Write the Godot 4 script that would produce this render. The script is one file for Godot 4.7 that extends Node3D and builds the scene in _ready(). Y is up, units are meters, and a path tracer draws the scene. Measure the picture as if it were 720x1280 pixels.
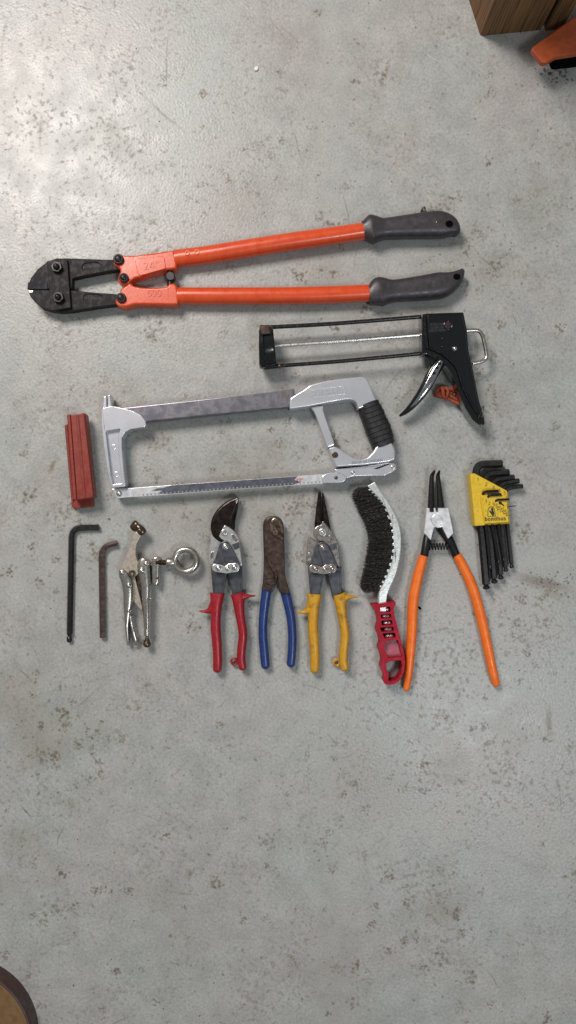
extends Node3D
# A flat lay of used hand tools on a worn, painted concrete floor, seen from straight above.

const H := 1.10                      # height of the lens over the floor, metres
const S := 0.0011328                 # metres of floor per unit of the layout grid
var rng := RandomNumberGenerator.new()
var tri := PackedVector3Array()      # triangles of the mesh being built, counter-clockwise outside
var level := PackedByteArray()        # 1 for triangles of a flat top, which keep their own normal
var flat_now := 0
var org := Vector3.ZERO              # base of the thing being built
var M := {}                          # materials
var off := Vector2.ZERO              # shift of the layout grid, for a second tool of the same make

# ---------------------------------------------------------------- layout and meshes
func w(px: float, py: float, h := 0.0) -> Vector3:
	var k := S * (1.0 - h / H)
	return Vector3((px - 360.0) * k, h, (py - 640.0) * k)

func flat_pts(a: Array) -> PackedVector2Array:
	var o := PackedVector2Array()
	for i in range(0, a.size(), 2): o.append(Vector2(a[i], a[i + 1]) + off)
	return o

func area2(p: PackedVector2Array) -> float:
	var s := 0.0
	for i in p.size():
		var q := p[(i + 1) % p.size()]
		s += p[i].x * q.y - q.x * p[i].y
	return s

func curve_closed(p: PackedVector2Array, n: int) -> PackedVector2Array:
	var o := PackedVector2Array()
	var c := p.size()
	for i in c:
		var p0 := p[(i + c - 1) % c]
		var p1 := p[i]
		var p2 := p[(i + 1) % c]
		var p3 := p[(i + 2) % c]
		for k in n: o.append(p1.cubic_interpolate(p2, p0, p3, float(k) / n))
	return o

func cut(p: PackedVector2Array, r: float, n := 3) -> PackedVector2Array:   # rounds the corners of an outline by r
	var o := PackedVector2Array()
	var c := p.size()
	for i in c:
		var b := p[i]
		var a := p[(i + c - 1) % c] - b
		var d := p[(i + 1) % c] - b
		if a.normalized().dot(d.normalized()) < -0.94:
			o.append(b)
			continue
		var q := minf(r, minf(a.length(), d.length()) * 0.45)
		var s := b + a.normalized() * q
		var e := b + d.normalized() * q
		for k in n + 1:
			var t := float(k) / n
			o.append(s.lerp(b, t).lerp(b.lerp(e, t), t))
	return o

func t3(a: Vector3, b: Vector3, c: Vector3) -> void:
	tri.append(a); tri.append(b); tri.append(c)
	level.append(flat_now)

func quad(a: Vector3, b: Vector3, c: Vector3, d: Vector3) -> void:
	t3(a, b, c); t3(a, c, d)

func inset(p: PackedVector2Array, by: float) -> PackedVector2Array:   # moves an outline of negative area inwards
	var o := PackedVector2Array()
	var c := p.size()
	for i in c:
		var d0 := (p[i] - p[(i + c - 1) % c]).normalized()
		var d1 := (p[(i + 1) % c] - p[i]).normalized()
		var n0 := Vector2(d0.y, -d0.x)
		var n1 := Vector2(d1.y, -d1.x)
		var n := n0 + n1
		var l := n.length()
		if l < 0.2: n = n0
		else: n = n / l * minf(1.7, 2.0 / l)
		o.append(p[i] + n * by)
	for turn in 6:                   # edges that would turn over shrink to a point
		var bad := false
		for i in c:
			var j := (i + 1) % c
			if (o[j] - o[i]).dot(p[j] - p[i]) < -1e-14:
				var mid := (o[i] + o[j]) * 0.5
				o[i] = mid
				o[j] = mid
				bad = true
		if not bad: break
	return o

func bridge(outer: PackedVector2Array, holes: Array, order: Array) -> PackedVector2Array:   # one outline that runs into each hole and back
	var o := outer.duplicate()
	for i in outer.size(): order.append(Vector2i(0, i))
	for n in holes.size():
		var hole: PackedVector2Array = holes[n]
		var best := 1e9
		var bi := 0
		var bj := 0
		for i in o.size():
			for j in hole.size():
				var d := o[i].distance_squared_to(hole[j])
				if d < best:
					best = d; bi = i; bj = j
		var r := o.slice(0, bi + 1)
		var ro := order.slice(0, bi + 1)
		for j in hole.size():
			r.append(hole[(bj + j) % hole.size()])
			ro.append(Vector2i(n + 1, (bj + j) % hole.size()))
		var e := (hole[bj] - o[bi]).normalized()
		var side := Vector2(-e.y, e.x) * 0.000004
		r.append(hole[bj] + side)
		ro.append(Vector2i(n + 1, bj))
		r.append(o[bi] + side)
		ro.append(order[bi])
		r.append_array(o.slice(bi + 1))
		ro.append_array(order.slice(bi + 1))
		o = r
		order.assign(ro)
	return o

func filled(p: PackedVector2Array) -> PackedInt32Array:
	var big := PackedVector2Array()
	for q in p: big.append(q * 20000.0)
	var ix := Geometry2D.triangulate_polygon(big)
	if ix.is_empty(): print("unfilled outline, ", p.size(), " points at ", p[0] / S + Vector2(360, 640))
	return ix

func cap(p: PackedVector2Array, y: float, up: bool, ix: PackedInt32Array, base: PackedVector2Array) -> void:
	flat_now = 1
	for i in range(0, ix.size(), 3):
		var a := p[ix[i]]
		var b := p[ix[i + 1]]
		var c := p[ix[i + 2]]
		var was := (base[ix[i + 1]] - base[ix[i]]).cross(base[ix[i + 2]] - base[ix[i]])
		if was * (b - a).cross(c - a) < 0.0: continue      # folded over by the bevel
		if ((b - a).cross(c - a) > 0.0) == up:
			var x := b
			b = c; c = x
		t3(Vector3(a.x, y, a.y), Vector3(b.x, y, b.y), Vector3(c.x, y, c.y))
	flat_now = 0

func slab_p(pts: PackedVector2Array, h0: float, h1: float, bev := 0.0008, holes: Array = [], steps := 2) -> void:
	var loops: Array = []
	var all: Array = [pts]
	all.append_array(holes)
	for n in all.size():
		var wp := PackedVector2Array()
		for q: Vector2 in all[n]:
			var v := w(q.x, q.y, h1) - org
			wp.append(Vector2(v.x, v.z))
		if (area2(wp) < 0.0) != (n == 0): wp.reverse()
		loops.append(wp)
	var tops: Array = []
	for p: PackedVector2Array in loops:
		var last := p
		var ly := h0
		var rings: Array = [[p, h0], [p, h1 - bev]]
		if bev > 0.0:
			for k in range(1, steps + 1):
				var a := PI / 2 * k / steps
				rings.append([inset(p, bev * (1.0 - cos(a))), h1 - bev + bev * sin(a)])
		for k in range(1, rings.size()):
			var lo: PackedVector2Array = rings[k - 1][0]
			var hi: PackedVector2Array = rings[k][0]
			var y0: float = rings[k - 1][1]
			var y1: float = rings[k][1]
			for i in lo.size():
				var j := (i + 1) % lo.size()
				quad(Vector3(lo[i].x, y0, lo[i].y), Vector3(lo[j].x, y0, lo[j].y), Vector3(hi[j].x, y1, hi[j].y), Vector3(hi[i].x, y1, hi[i].y))
		tops.append(rings[-1][0])
	# the outline is filled once; the bevelled top reuses that filling
	var order: Array = []
	var joined := bridge(loops[0], loops.slice(1), order)
	var ix := filled(joined)
	cap(joined, h0, false, ix, joined)
	var top := PackedVector2Array()
	for q: Vector2i in order: top.append(tops[q.x][q.y])
	cap(top, h1, true, ix, joined)

func slab(a: Array, h0: float, h1: float, bev := 0.0008, round_by := 1.0, holes: Array = [], steps := 2) -> void:
	var hs: Array = []
	for h: Array in holes: hs.append(cut(flat_pts(h), 1.2))
	var p := flat_pts(a)
	if round_by > 0.0: p = cut(p, round_by)
	slab_p(p, h0, h1, bev, hs, steps)

func soft(a: Array, h0: float, h1: float, bev := 0.0015, n := 4, steps := 3, holes: Array = []) -> void:
	var hs: Array = []
	for h: Array in holes: hs.append(curve_closed(flat_pts(h), 3))
	slab_p(curve_closed(flat_pts(a), n), h0, h1, bev, hs, steps)

func circle_pts(cx: float, cy: float, r: float, n := 20, turn := 0.0, squash := 1.0) -> PackedVector2Array:
	var o := PackedVector2Array()
	for i in n: o.append(Vector2(cx + cos(TAU * i / n + turn) * r, cy + sin(TAU * i / n + turn) * r * squash) + off)
	return o

func disc(cx: float, cy: float, r: float, h0: float, h1: float, bev := 0.0006, n := 20, hole := 0.0) -> void:
	slab_p(circle_pts(cx, cy, r, n, 0.1), h0, h1, bev, [circle_pts(cx, cy, hole, n, 0.1)] if hole > 0.0 else [], 2)

func dome(cx: float, cy: float, r: float, h0: float, h1: float, n := 16) -> void:   # a rivet head
	var c := w(cx + off.x, cy + off.y, h0) - org
	var last: Array = []
	for k in 5:
		var a := PI / 2 * k / 4.0
		var ring: Array = []
		for i in n:
			var t := TAU * i / n
			ring.append(c + Vector3(cos(t) * r * S * cos(a), (h1 - h0) * sin(a), -sin(t) * r * S * cos(a)))
		if k > 0:
			for i in n:
				var j := (i + 1) % n
				if k < 4: quad(last[i], last[j], ring[j], ring[i])
				else: t3(last[i], last[j], ring[i])
		last = ring

# stations: [x, y, width, height of the middle in mm, thickness in mm]
func sweep(st: Array, sub := 4, sides := 16, cap0 := 0.0, cap1 := 0.0, power := 1.0, turn := 0.0) -> void:
	var q: Array = []
	var n := st.size()
	for i in n - 1:
		for k in sub:
			var t := float(k) / sub
			var row: Array = []
			for c in 5:
				row.append(cubic_interpolate(st[i][c], st[i + 1][c], st[maxi(i - 1, 0)][c], st[mini(i + 2, n - 1)][c], t) if sub > 1 else st[i][c])
			q.append(row)
	q.append(st[n - 1].duplicate())
	var pos: Array = []
	for r: Array in q: pos.append(w(r[0] + off.x, r[1] + off.y, r[3] * 0.001) - org)
	var rings: Array = []
	var m := q.size()
	for i in m:
		var tg: Vector3 = (pos[mini(i + 1, m - 1)] - pos[maxi(i - 1, 0)]).normalized()
		var up := Vector3.UP if absf(tg.y) < 0.95 else Vector3.FORWARD
		var sv := tg.cross(up).normalized()
		var uv := sv.cross(tg)
		var k: float = S * (1.0 - q[i][3] * 0.001 / H) * 0.5
		rings.append([pos[i], sv * maxf(q[i][2], 0.02) * k, uv * maxf(q[i][4], 0.02) * 0.0005, tg])
	var full: Array = []
	if cap0 > 0.0:
		for k in 4:
			var a := PI / 2 * (k + 0.35) / 4.35
			full.append([rings[0][0] - rings[0][3] * rings[0][1].length() * cap0 * cos(a), rings[0][1] * sin(a), rings[0][2] * sin(a)])
	for r: Array in rings: full.append(r)
	if cap1 > 0.0:
		var e: Array = rings[-1]
		for k in 4:
			var a := PI / 2 * (3.65 - k) / 4.35
			full.append([e[0] + e[3] * e[1].length() * cap1 * cos(a), e[1] * sin(a), e[2] * sin(a)])
	var last: Array = []
	for f in full.size():
		var ring: Array = []
		for i in sides:
			var a := TAU * i / sides + turn
			var cx := signf(cos(a)) * pow(absf(cos(a)), power)
			var cy := signf(sin(a)) * pow(absf(sin(a)), power)
			ring.append(full[f][0] + full[f][1] * cx + full[f][2] * cy)
		if f > 0:
			for i in sides:
				var j := (i + 1) % sides
				quad(last[i], ring[i], ring[j], last[j])
		if f == 0 or f == full.size() - 1:
			for i in sides:
				if f == 0: t3(full[f][0], ring[i], ring[(i + 1) % sides])
				else: t3(full[f][0], ring[(i + 1) % sides], ring[i])
		last = ring

func bent(x0: float, y0: float, cx: float, cy: float, x1: float, y1: float, r: float, wd: float, hc: float, thick: float, hc1 := -1.0) -> Array:   # a rod with one rounded bend
	var a := Vector2(x0, y0)
	var c := Vector2(cx, cy)
	var b := Vector2(x1, y1)
	var h1 := hc if hc1 < 0.0 else hc1
	var o: Array = [[x0, y0, wd, hc, thick]]
	var s := c + (a - c).normalized() * r
	var e := c + (b - c).normalized() * r
	for k in 8:
		var t := k / 7.0
		var p := s.lerp(c, t).lerp(c.lerp(e, t), t)
		o.append([p.x, p.y, wd, lerpf(hc, h1, t * 0.5), thick])
	o.append([x1, y1, wd, h1, thick])
	return o

func torus(cx: float, cy: float, hc: float, rad: float, rx: float, ry: float, squash := 1.0) -> void:
	var last: Array = []
	for i in 33:
		var a := TAU * i / 32.0
		var c := w(cx + off.x + cos(a) * rad, cy + off.y + sin(a) * rad * squash, hc) - org
		var d := Vector3(cos(a), 0, sin(a))
		var ring: Array = []
		for k in 14:
			var t := TAU * k / 14.0
			ring.append(c + d * cos(t) * rx * S + Vector3.UP * sin(t) * ry)
		if i > 0:
			for k in 14:
				var j := (k + 1) % 14
				quad(last[k], last[j], ring[j], ring[k])
		last = ring

func emit(called: String, mat: Material, parent: Node3D, crease := 38.0) -> MeshInstance3D:
	var n := tri.size() / 3
	var fn := PackedVector3Array()
	var unit := PackedVector3Array()
	var at := {}
	for f in n:
		var c := (tri[f * 3 + 1] - tri[f * 3]).cross(tri[f * 3 + 2] - tri[f * 3])
		fn.append(c)
		unit.append((c * 1e8).normalized())
		for k in 3:
			var key := Vector3i((tri[f * 3 + k] * 100000.0).round())
			if at.has(key): at[key].append(f)
			else: at[key] = [f]
	var lim := cos(deg_to_rad(crease))
	var vs := PackedVector3Array()
	var ns := PackedVector3Array()
	for f in n:
		if fn[f].length_squared() < 1e-22: continue
		for k: int in [0, 2, 1]:
			var v := tri[f * 3 + k]
			var sum := unit[f] * 1e-12 if level[f] else Vector3.ZERO
			for g: int in at[Vector3i((v * 100000.0).round())]:
				if level[f] == 0 and unit[g].dot(unit[f]) > lim: sum += fn[g]
			vs.append(v)
			ns.append(unit[f] if level[f] else (sum * 1e8).normalized())
	var arr: Array = []
	arr.resize(Mesh.ARRAY_MAX)
	arr[Mesh.ARRAY_VERTEX] = vs
	arr[Mesh.ARRAY_NORMAL] = ns
	var me := ArrayMesh.new()
	me.add_surface_from_arrays(Mesh.PRIMITIVE_TRIANGLES, arr)
	me.surface_set_material(0, mat)
	var o := MeshInstance3D.new()
	o.mesh = me
	o.name = called
	parent.add_child(o, true)
	tri = PackedVector3Array()
	level = PackedByteArray()
	return o

func thing(called: String, label: String, category: String, px: float, py: float, group := "") -> Node3D:
	var o := Node3D.new()
	o.name = called
	add_child(o, true)
	org = w(px, py)
	o.position = org
	o.set_meta("label", label)
	o.set_meta("category", category)
	if group: o.set_meta("group", group)
	return o

func letters(text: String, px: float, py: float, h: float, tall: float, angle: float, mat: Material, parent: Node3D, called := "lettering", depth := 0.0006, bold := false, squeeze := 1.0) -> void:
	var tm := TextMesh.new()
	var f := SystemFont.new()
	f.font_names = PackedStringArray(["Droid Sans"])
	if bold: f.font_weight = 700
	tm.font = f
	tm.text = text
	tm.font_size = 48
	tm.pixel_size = tall * S / 35.0
	tm.depth = depth
	tm.curve_step = 2.0
	tm.material = mat
	var o := MeshInstance3D.new()
	o.mesh = tm
	o.name = called
	parent.add_child(o, true)
	o.transform = Transform3D(Basis(Vector3.UP, -deg_to_rad(angle)) * Basis(Vector3.RIGHT, -PI / 2) * Basis.from_scale(Vector3(squeeze, 1, 1)), w(px + off.x, py + off.y, h) - org)

# ---------------------------------------------------------------- materials
func noise(freq: float, seed_: int, octaves := 3, kind := FastNoiseLite.TYPE_SIMPLEX_SMOOTH) -> FastNoiseLite:
	var n := FastNoiseLite.new()
	n.noise_type = kind
	n.frequency = freq
	n.seed = seed_
	n.fractal_octaves = octaves
	return n

func tex(freq: float, seed_: int, stops: Array, octaves := 4, size := 256) -> NoiseTexture2D:
	var t := NoiseTexture2D.new()
	t.width = size
	t.height = size
	t.seamless = true
	t.noise = noise(freq, seed_, octaves)
	var g := Gradient.new()
	var offs := PackedFloat32Array()
	var cols := PackedColorArray()
	for s: Array in stops:
		offs.append(s[0])
		cols.append(s[1])
	g.offsets = offs
	g.colors = cols
	t.color_ramp = g
	return t

func grey(v: float) -> Color:
	return Color(v, v, v)

var fine_bump: NoiseTexture2D
var scuff_rough: NoiseTexture2D

func mat(called: String, stops: Array, rough: float, metal := 0.0, scale := 14.0, bump := 0.0, freq := 0.02, coat := 0.0) -> StandardMaterial3D:
	var m := StandardMaterial3D.new()
	m.resource_name = called
	m.albedo_texture = tex(freq, called.hash() % 10000, stops)
	m.uv1_triplanar = true
	m.uv1_scale = Vector3.ONE * scale
	m.roughness = rough
	m.roughness_texture = scuff_rough
	m.roughness_texture_channel = BaseMaterial3D.TEXTURE_CHANNEL_RED
	m.metallic = metal
	if bump > 0.0:
		m.heightmap_enabled = true
		m.heightmap_texture = fine_bump
		m.heightmap_scale = bump * 0.3
	if coat > 0.0:
		m.clearcoat_enabled = true
		m.clearcoat = coat
		m.clearcoat_roughness = 0.15
	M[called] = m
	return m

func two(a: Color, b: Color, c := Color(0, 0, 0, 0), at := 0.74) -> Array:   # a base tone, a slight variation and, if given, wear
	if c.a == 0.0: return [[0.25, a], [0.75, b]]
	return [[0.2, a], [at - 0.1, b], [at + 0.12, b.lerp(c, 0.55)]]

func make_materials() -> void:
	fine_bump = tex(0.06, 5, [[0.2, Color.BLACK], [0.8, Color.WHITE]], 3)
	scuff_rough = tex(0.025, 9, [[0.25, grey(0.72)], [0.5, grey(0.95)], [0.75, grey(1.0)]], 4)
	mat("orange_paint", two(Color("cc441a"), Color("d65024"), Color("b83d17"), 0.8), 0.34, 0.0, 10.0, 0.006, 0.02, 0.3)
	mat("worn_orange", two(Color("e08058"), Color("ea9068")), 0.5)
	mat("black_steel", two(Color("1f1c1e"), Color("252123")), 0.6, 0.0, 14.0, 0.002).metallic_specular = 0.3
	mat("dark_bolt", two(Color("232124"), Color("302d30")), 0.42, 0.5)
	mat("edge_steel", two(Color("191b22"), Color("20232b")), 0.6, 0.0).metallic_specular = 0.3
	mat("bright_steel", two(Color("c9c6c2"), Color("e6e4e0"), Color("a49a92"), 0.82), 0.3, 1.0, 20.0)
	mat("grey_rubber", two(Color("332f33"), Color("3a363a"), Color("4a4648"), 0.8), 0.46, 0.0, 16.0, 0.006)
	mat("gloss_black", two(Color("060609"), Color("0a0a0f"), Color("161619"), 0.8), 0.16, 0.0, 22.0, 0.001, 0.03, 0.6)
	mat("black_rod", two(Color("17171a"), Color("26262a"), Color("56524f"), 0.8), 0.3, 0.3, 26.0)
	mat("chrome_trigger", two(Color("b4b3b8"), Color("c4c3c8")), 0.16, 1.0, 16.0, 0.02, 0.012)
	mat("cord_red", two(Color("843620"), Color("9c4a2c")), 0.85, 0.0, 40.0, 0.06)
	mat("cast_silver", two(Color("d6d7df"), Color("dedfe6")), 0.26, 0.65, 9.0, 0.0, 0.012).roughness_texture = null
	mat("spine_steel", [[0.2, Color("76747e")], [0.5, Color("84828c")], [0.68, Color("94929c")], [0.85, Color("867f80")]], 0.3, 0.75, 13.0, 0.0, 0.012).roughness_texture = null
	mat("blade_grey", two(Color("454852"), Color("555862")), 0.45, 0.0, 16.0)
	mat("blade_bare", two(Color("d4d5da"), Color("e2e3e7")), 0.34, 0.5, 16.0)
	mat("black_grip", two(Color("1d1d20"), Color("29292d")), 0.5, 0.0, 20.0, 0.01)
	mat("red_anodised", two(Color("7c2a21"), Color("8b352a"), Color("6c231b"), 0.8), 0.5, 0.1, 12.0, 0.01)
	mat("groove_red", two(Color("72200f"), Color("862c16")), 0.55)
	mat("key_black", two(Color("1e1c1e"), Color("272526"), Color("3b3735"), 0.8), 0.36, 0.2, 20.0)
	mat("key_brown", two(Color("4a3b36"), Color("665450"), Color("8a7468"), 0.8), 0.36, 0.5, 22.0)
	mat("nickel", two(Color("b7b2ac"), Color("c5c0ba"), Color("8b857f"), 0.78), 0.3, 0.95, 16.0, 0.0)
	mat("satin_nickel", two(Color("a99f93"), Color("b8aea2"), Color("867c71"), 0.76), 0.42, 0.4, 16.0, 0.0)
	mat("tooth_grey", two(Color("8f929b"), Color("a2a5ad")), 0.4, 0.4)
	mat("bronze_dark", two(Color("4f4238"), Color("7d6d5e"), Color("3a2f28"), 0.7), 0.35, 0.9, 24.0, 0.02)
	mat("blade_black", two(Color("251d1b"), Color("37302d")), 0.3, 0.7, 18.0)
	mat("snip_silver", two(Color("d8d7d8"), Color("e8e7e7"), Color("9d9692"), 0.78), 0.28, 0.8, 22.0, 0.004)
	mat("worn_steel", two(Color("a39a96"), Color("b8b0ab"), Color("6a5a54"), 0.7), 0.28, 0.85, 22.0, 0.005)
	mat("link_grey", two(Color("45464c"), Color("565860")), 0.42, 0.45, 14.0)
	mat("red_grip", two(Color("8f1420"), Color("9b1d29"), Color("76101a"), 0.78), 0.38, 0.0, 14.0, 0.006)
	mat("yellow_grip", [[0.2, Color("c08914")], [0.55, Color("cc9822")], [0.72, Color("b4841f")], [0.9, Color("85601e")]], 0.46, 0.0, 9.0, 0.012)
	mat("rusty_steel", two(Color("3a2d28"), Color("4c3d37"), Color("6b5346"), 0.72), 0.42, 0.5, 20.0, 0.012)
	mat("rusty_bright", [[0.2, Color("5a463a")], [0.5, Color("8a7a6c")], [0.66, Color("b0a294")], [0.8, Color("6e4c36")]], 0.26, 0.9, 16.0, 0.008)
	mat("blue_grip", two(Color("1e3166"), Color("263c78"), Color("182852"), 0.8), 0.34, 0.0, 14.0, 0.006)
	mat("zinc", two(Color("dadede"), Color("eaecec"), Color("b8bcbc"), 0.8), 0.3, 0.6, 24.0, 0.008)
	mat("bristle_wire", two(Color("2a2628"), Color("3c3836")), 0.55, 0.2)
	mat("red_plastic", two(Color("960c24"), Color("a3142c"), Color("b02a40"), 0.84), 0.5, 0.0, 14.0, 0.002).metallic_specular = 0.3
	mat("pink_film", two(Color("9c4455"), Color("aa5464")), 0.5)
	mat("pliers_black", two(Color("161618"), Color("242427")), 0.36, 0.3, 18.0)
	mat("satin_plate", two(Color("d3d1d4"), Color("e6e4e7")), 0.4, 0.6, 16.0)
	mat("orange_grip", two(Color("e8681a"), Color("f07a28"), Color("d85a12"), 0.84), 0.4, 0.0, 12.0, 0.004)
	mat("holder_yellow", two(Color("d2ad1e"), Color("dfbd30"), Color("a88a20"), 0.74), 0.45, 0.0, 18.0, 0.008)
	mat("ink_black", two(Color("1a1a1a"), Color("262626")), 0.6)
	mat("ink_red", two(Color("c04a58"), Color("cc5866")), 0.6)
	mat("sticker_maroon", two(Color("250a0e"), Color("2f0e13")), 0.6)
	mat("dark_void", two(Color("070708"), Color("0b0b0c")), 0.8).metallic_specular = 0.1  # dull black; also stands for shade in holes, slot and underside
	mat("steel_orange", two(Color("9c4420"), Color("ac5028"), Color("8a3a1c"), 0.8), 0.5, 0.0, 10.0, 0.01)
	mat("tan_top", two(Color("6e5234"), Color("7a5c3a"), Color("5e4428"), 0.76), 0.6, 0.0, 8.0, 0.02)
	mat("dark_brown_edge", two(Color("3a2826"), Color("4a3431")), 0.5, 0.0, 14.0, 0.03)
	mat("white_chip", two(Color("d8d4cc"), Color("eeeae2")), 0.6)
	mat("grit_dark", two(Color("3a342e"), Color("5a5048")), 0.8)

# wood with long grain lines down the post
func wood() -> StandardMaterial3D:
	var n := noise(0.035, 71, 4)
	var im := Image.create(256, 256, false, Image.FORMAT_RGB8)
	for x in 256:
		for y in 256:
			var v := n.get_noise_2d(x * 3.2, y * 0.12) * 0.5 + 0.5
			var l := clampf(n.get_noise_2d(x * 5.5 + 300.0, y * 0.1) * 3.0 - 0.25, 0.0, 1.0)
			var c := Color("8a6540").lerp(Color("684a2c"), clampf(v * 1.3 - 0.2, 0, 1)).lerp(Color("281a10"), l * 0.8)
			im.set_pixel(x, y, c)
	var m := StandardMaterial3D.new()
	m.albedo_texture = ImageTexture.create_from_image(im)
	m.uv1_triplanar = true
	m.uv1_scale = Vector3(9, 5, 9)
	m.roughness = 0.75
	return m

# ---------------------------------------------------------------- floor
const FW := 1600
const FH := 2048
const TEXEL := 0.00078125
var px_bytes := PackedByteArray()

func blot(px: float, py: float, r: float, col: Color, a: float, squash := 1.0, turn := 0.0) -> void:   # a soft stain; r in layout units
	var k := S / TEXEL
	var cx := FW / 2.0 + (px - 360.0) * k
	var cy := FH / 2.0 + (py - 640.0) * k
	var rr := r * k
	var c := cos(turn)
	var s := sin(turn)
	var reach := int(ceil(rr * maxf(1.0, squash))) + 1
	for y in range(int(cy) - reach, int(cy) + reach + 1):
		for x in range(int(cx) - reach, int(cx) + reach + 1):
			var u := (x - cx) * c + (y - cy) * s
			var v := -(x - cx) * s + (y - cy) * c
			u /= squash
			var d := (u * u + v * v) / maxf(rr * rr, 0.3)
			if d >= 1.0: continue
			var f := a * (1.0 - d) * minf(1.0, 2.2 - 2.2 * d)
			var i := (posmod(y, FH) * FW + posmod(x, FW)) * 3
			px_bytes[i] = int(lerpf(px_bytes[i], col.r8, f))
			px_bytes[i + 1] = int(lerpf(px_bytes[i + 1], col.g8, f))
			px_bytes[i + 2] = int(lerpf(px_bytes[i + 2], col.b8, f))

func scratch(x0: float, y0: float, x1: float, y1: float, wid: float, col: Color, a: float, wobble := 2.0) -> void:
	var n := int(Vector2(x1 - x0, y1 - y0).length() / maxf(wid * 0.6, 0.5)) + 2
	var ph := rng.randf() * TAU
	for i in n:
		var t := float(i) / (n - 1)
		var d := Vector2(x1 - x0, y1 - y0).normalized().orthogonal() * sin(t * 4.0 + ph) * wobble
		blot(lerpf(x0, x1, t) + d.x, lerpf(y0, y1, t) + d.y, wid * rng.randf_range(0.7, 1.2), col, a * rng.randf_range(0.5, 1.0) * sin(PI * clampf(t, 0.06, 0.94)))

func floor_material() -> StandardMaterial3D:
	var wide := noise(0.0032, 3, 3).get_seamless_image(FW, FH).get_data()
	var mid := noise(0.017, 4, 4).get_seamless_image(FW, FH).get_data()
	var fine := noise(0.16, 6, 2).get_seamless_image(FW, FH).get_data()
	var spots := noise(0.075, 12, 4).get_seamless_image(FW, FH).get_data()
	var dense := noise(0.0055, 15, 4).get_seamless_image(FW, FH).get_data()
	px_bytes.resize(FW * FH * 3)
	var rough := PackedByteArray()
	rough.resize(FW * FH)
	var relief := PackedByteArray()
	relief.resize(FW * FH)
	var i := 0
	for y in FH:
		for x in FW:
			var t := wide[i] / 255.0
			var v := 161.0 + (mid[i] - 128) * 0.06 + (fine[i] - 128) * 0.10
			var dd := dense[i] / 255.0
			var st := clampf((spots[i] / 255.0 - (0.80 - dd * 0.36)) * 2.2, 0.0, 1.0) * 0.55
			var r := v + 2.5 - t * 5.0
			var g := v - 0.5 + t * 2.0
			var b := v - 3.0 + t * 2.0
			px_bytes[i * 3] = int(clampf(lerpf(r, 104.0, st), 0, 255))
			px_bytes[i * 3 + 1] = int(clampf(lerpf(g, 92.0, st), 0, 255))
			px_bytes[i * 3 + 2] = int(clampf(lerpf(b, 78.0, st), 0, 255))
			rough[i] = int(clampf(97.0 + (mid[i] - 128) * 0.2 + st * 150.0, 0, 255))
			# short trowel ridges that lean one way: the fine noise looked up along a slanted direction
			var a := spots[posmod(2 * y + x, FH) * FW + posmod(x * 2 - y + 4096, FW)]
			relief[i] = int(clampf(a * 0.75 + fine[i] * 0.25, 0, 255))
			i += 1
	# stains, grime and marks where the floor has them
	var brown := Color("6a5c4c")
	var dark := Color("3a332c")
	for c: Array in [[90, 905, 90, 90, 46], [70, 620, 80, 60, 20], [280, 700, 90, 60, 20], [590, 300, 80, 60, 26], [420, 330, 90, 40, 20], [545, 1145, 50, 40, 26], [300, 1060, 160, 90, 24], [560, 430, 120, 50, 18],
			[230, 560, 130, 60, 24], [300, 240, 150, 70, 34], [120, 250, 100, 60, 16], [330, 1180, 300, 90, 26], [500, 960, 130, 90, 20], [650, 900, 60, 120, 18], [60, 1050, 70, 80, 20], [640, 200, 80, 90, 16], [160, 480, 100, 60, 16]]:
		for k in c[4]:
			blot(rng.randfn(c[0], c[2] * 0.6), rng.randfn(c[1], c[3] * 0.6), rng.randf_range(0.8, 2.3), brown, rng.randf_range(0.25, 0.7), rng.randf_range(0.6, 1.5), rng.randf() * PI)
	for c: Array in [[90, 905, 70], [70, 960, 50], [40, 870, 60], [280, 690, 70], [150, 490, 60], [590, 310, 60], [420, 330, 70], [545, 1145, 46], [560, 1110, 30], [610, 470, 50], [300, 250, 80], [640, 905, 40], [330, 590, 80],
			[200, 620, 60], [60, 600, 40], [450, 960, 60], [560, 940, 40], [230, 1180, 90], [420, 1210, 90], [110, 160, 60], [660, 260, 50], [350, 60, 70], [30, 1080, 50]]:
		for k in 3: blot(rng.randfn(c[0], c[2] * 0.4), rng.randfn(c[1], c[2] * 0.4), c[2] * rng.randf_range(0.4, 0.9), Color("7e7465"), rng.randf_range(0.05, 0.13), rng.randf_range(0.7, 1.5), rng.randf() * PI)
	# irregular dirt flecks, each a knot of small blots
	for k in 560:
		var x := rng.randf_range(-180, 900)
		var y := rng.randf_range(-60, 1340)
		if k % 3 > 0:
			var c: Array = [[90, 905, 80], [60, 960, 60], [290, 700, 90], [140, 560, 120], [590, 310, 60], [400, 335, 80], [545, 1140, 50], [600, 470, 70], [300, 250, 110], [340, 560, 100], [470, 1000, 90], [300, 1080, 150], [160, 330, 110], [560, 900, 70], [420, 600, 90], [60, 700, 60], [650, 800, 60], [430, 1200, 160], [120, 1150, 120]][k % 19]
			x = rng.randfn(c[0], c[2] * 0.6)
			y = rng.randfn(c[1], c[2] * 0.6)
		var big := rng.randf_range(1.5, 5.0) * (1.5 if rng.randf() < 0.14 else 1.0)
		var tone := Color("6f6455").lerp(Color("574a3c"), rng.randf())
		var a := rng.randf_range(0.18, 0.48)
		for j in int(big * 4.2) + 3:
			blot(rng.randfn(x, big * 0.85), rng.randfn(y, big * 0.85), rng.randf_range(0.5, 0.32 * big + 0.8), tone, a * rng.randf_range(0.8, 1.5), rng.randf_range(0.6, 1.7), rng.randf() * PI)
	for k in 1500:
		blot(rng.randf_range(-180, 900), rng.randf_range(-60, 1340), rng.randf_range(0.8, 2.2), brown, rng.randf_range(0.2, 0.6), rng.randf_range(0.6, 1.8), rng.randf() * PI)
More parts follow.
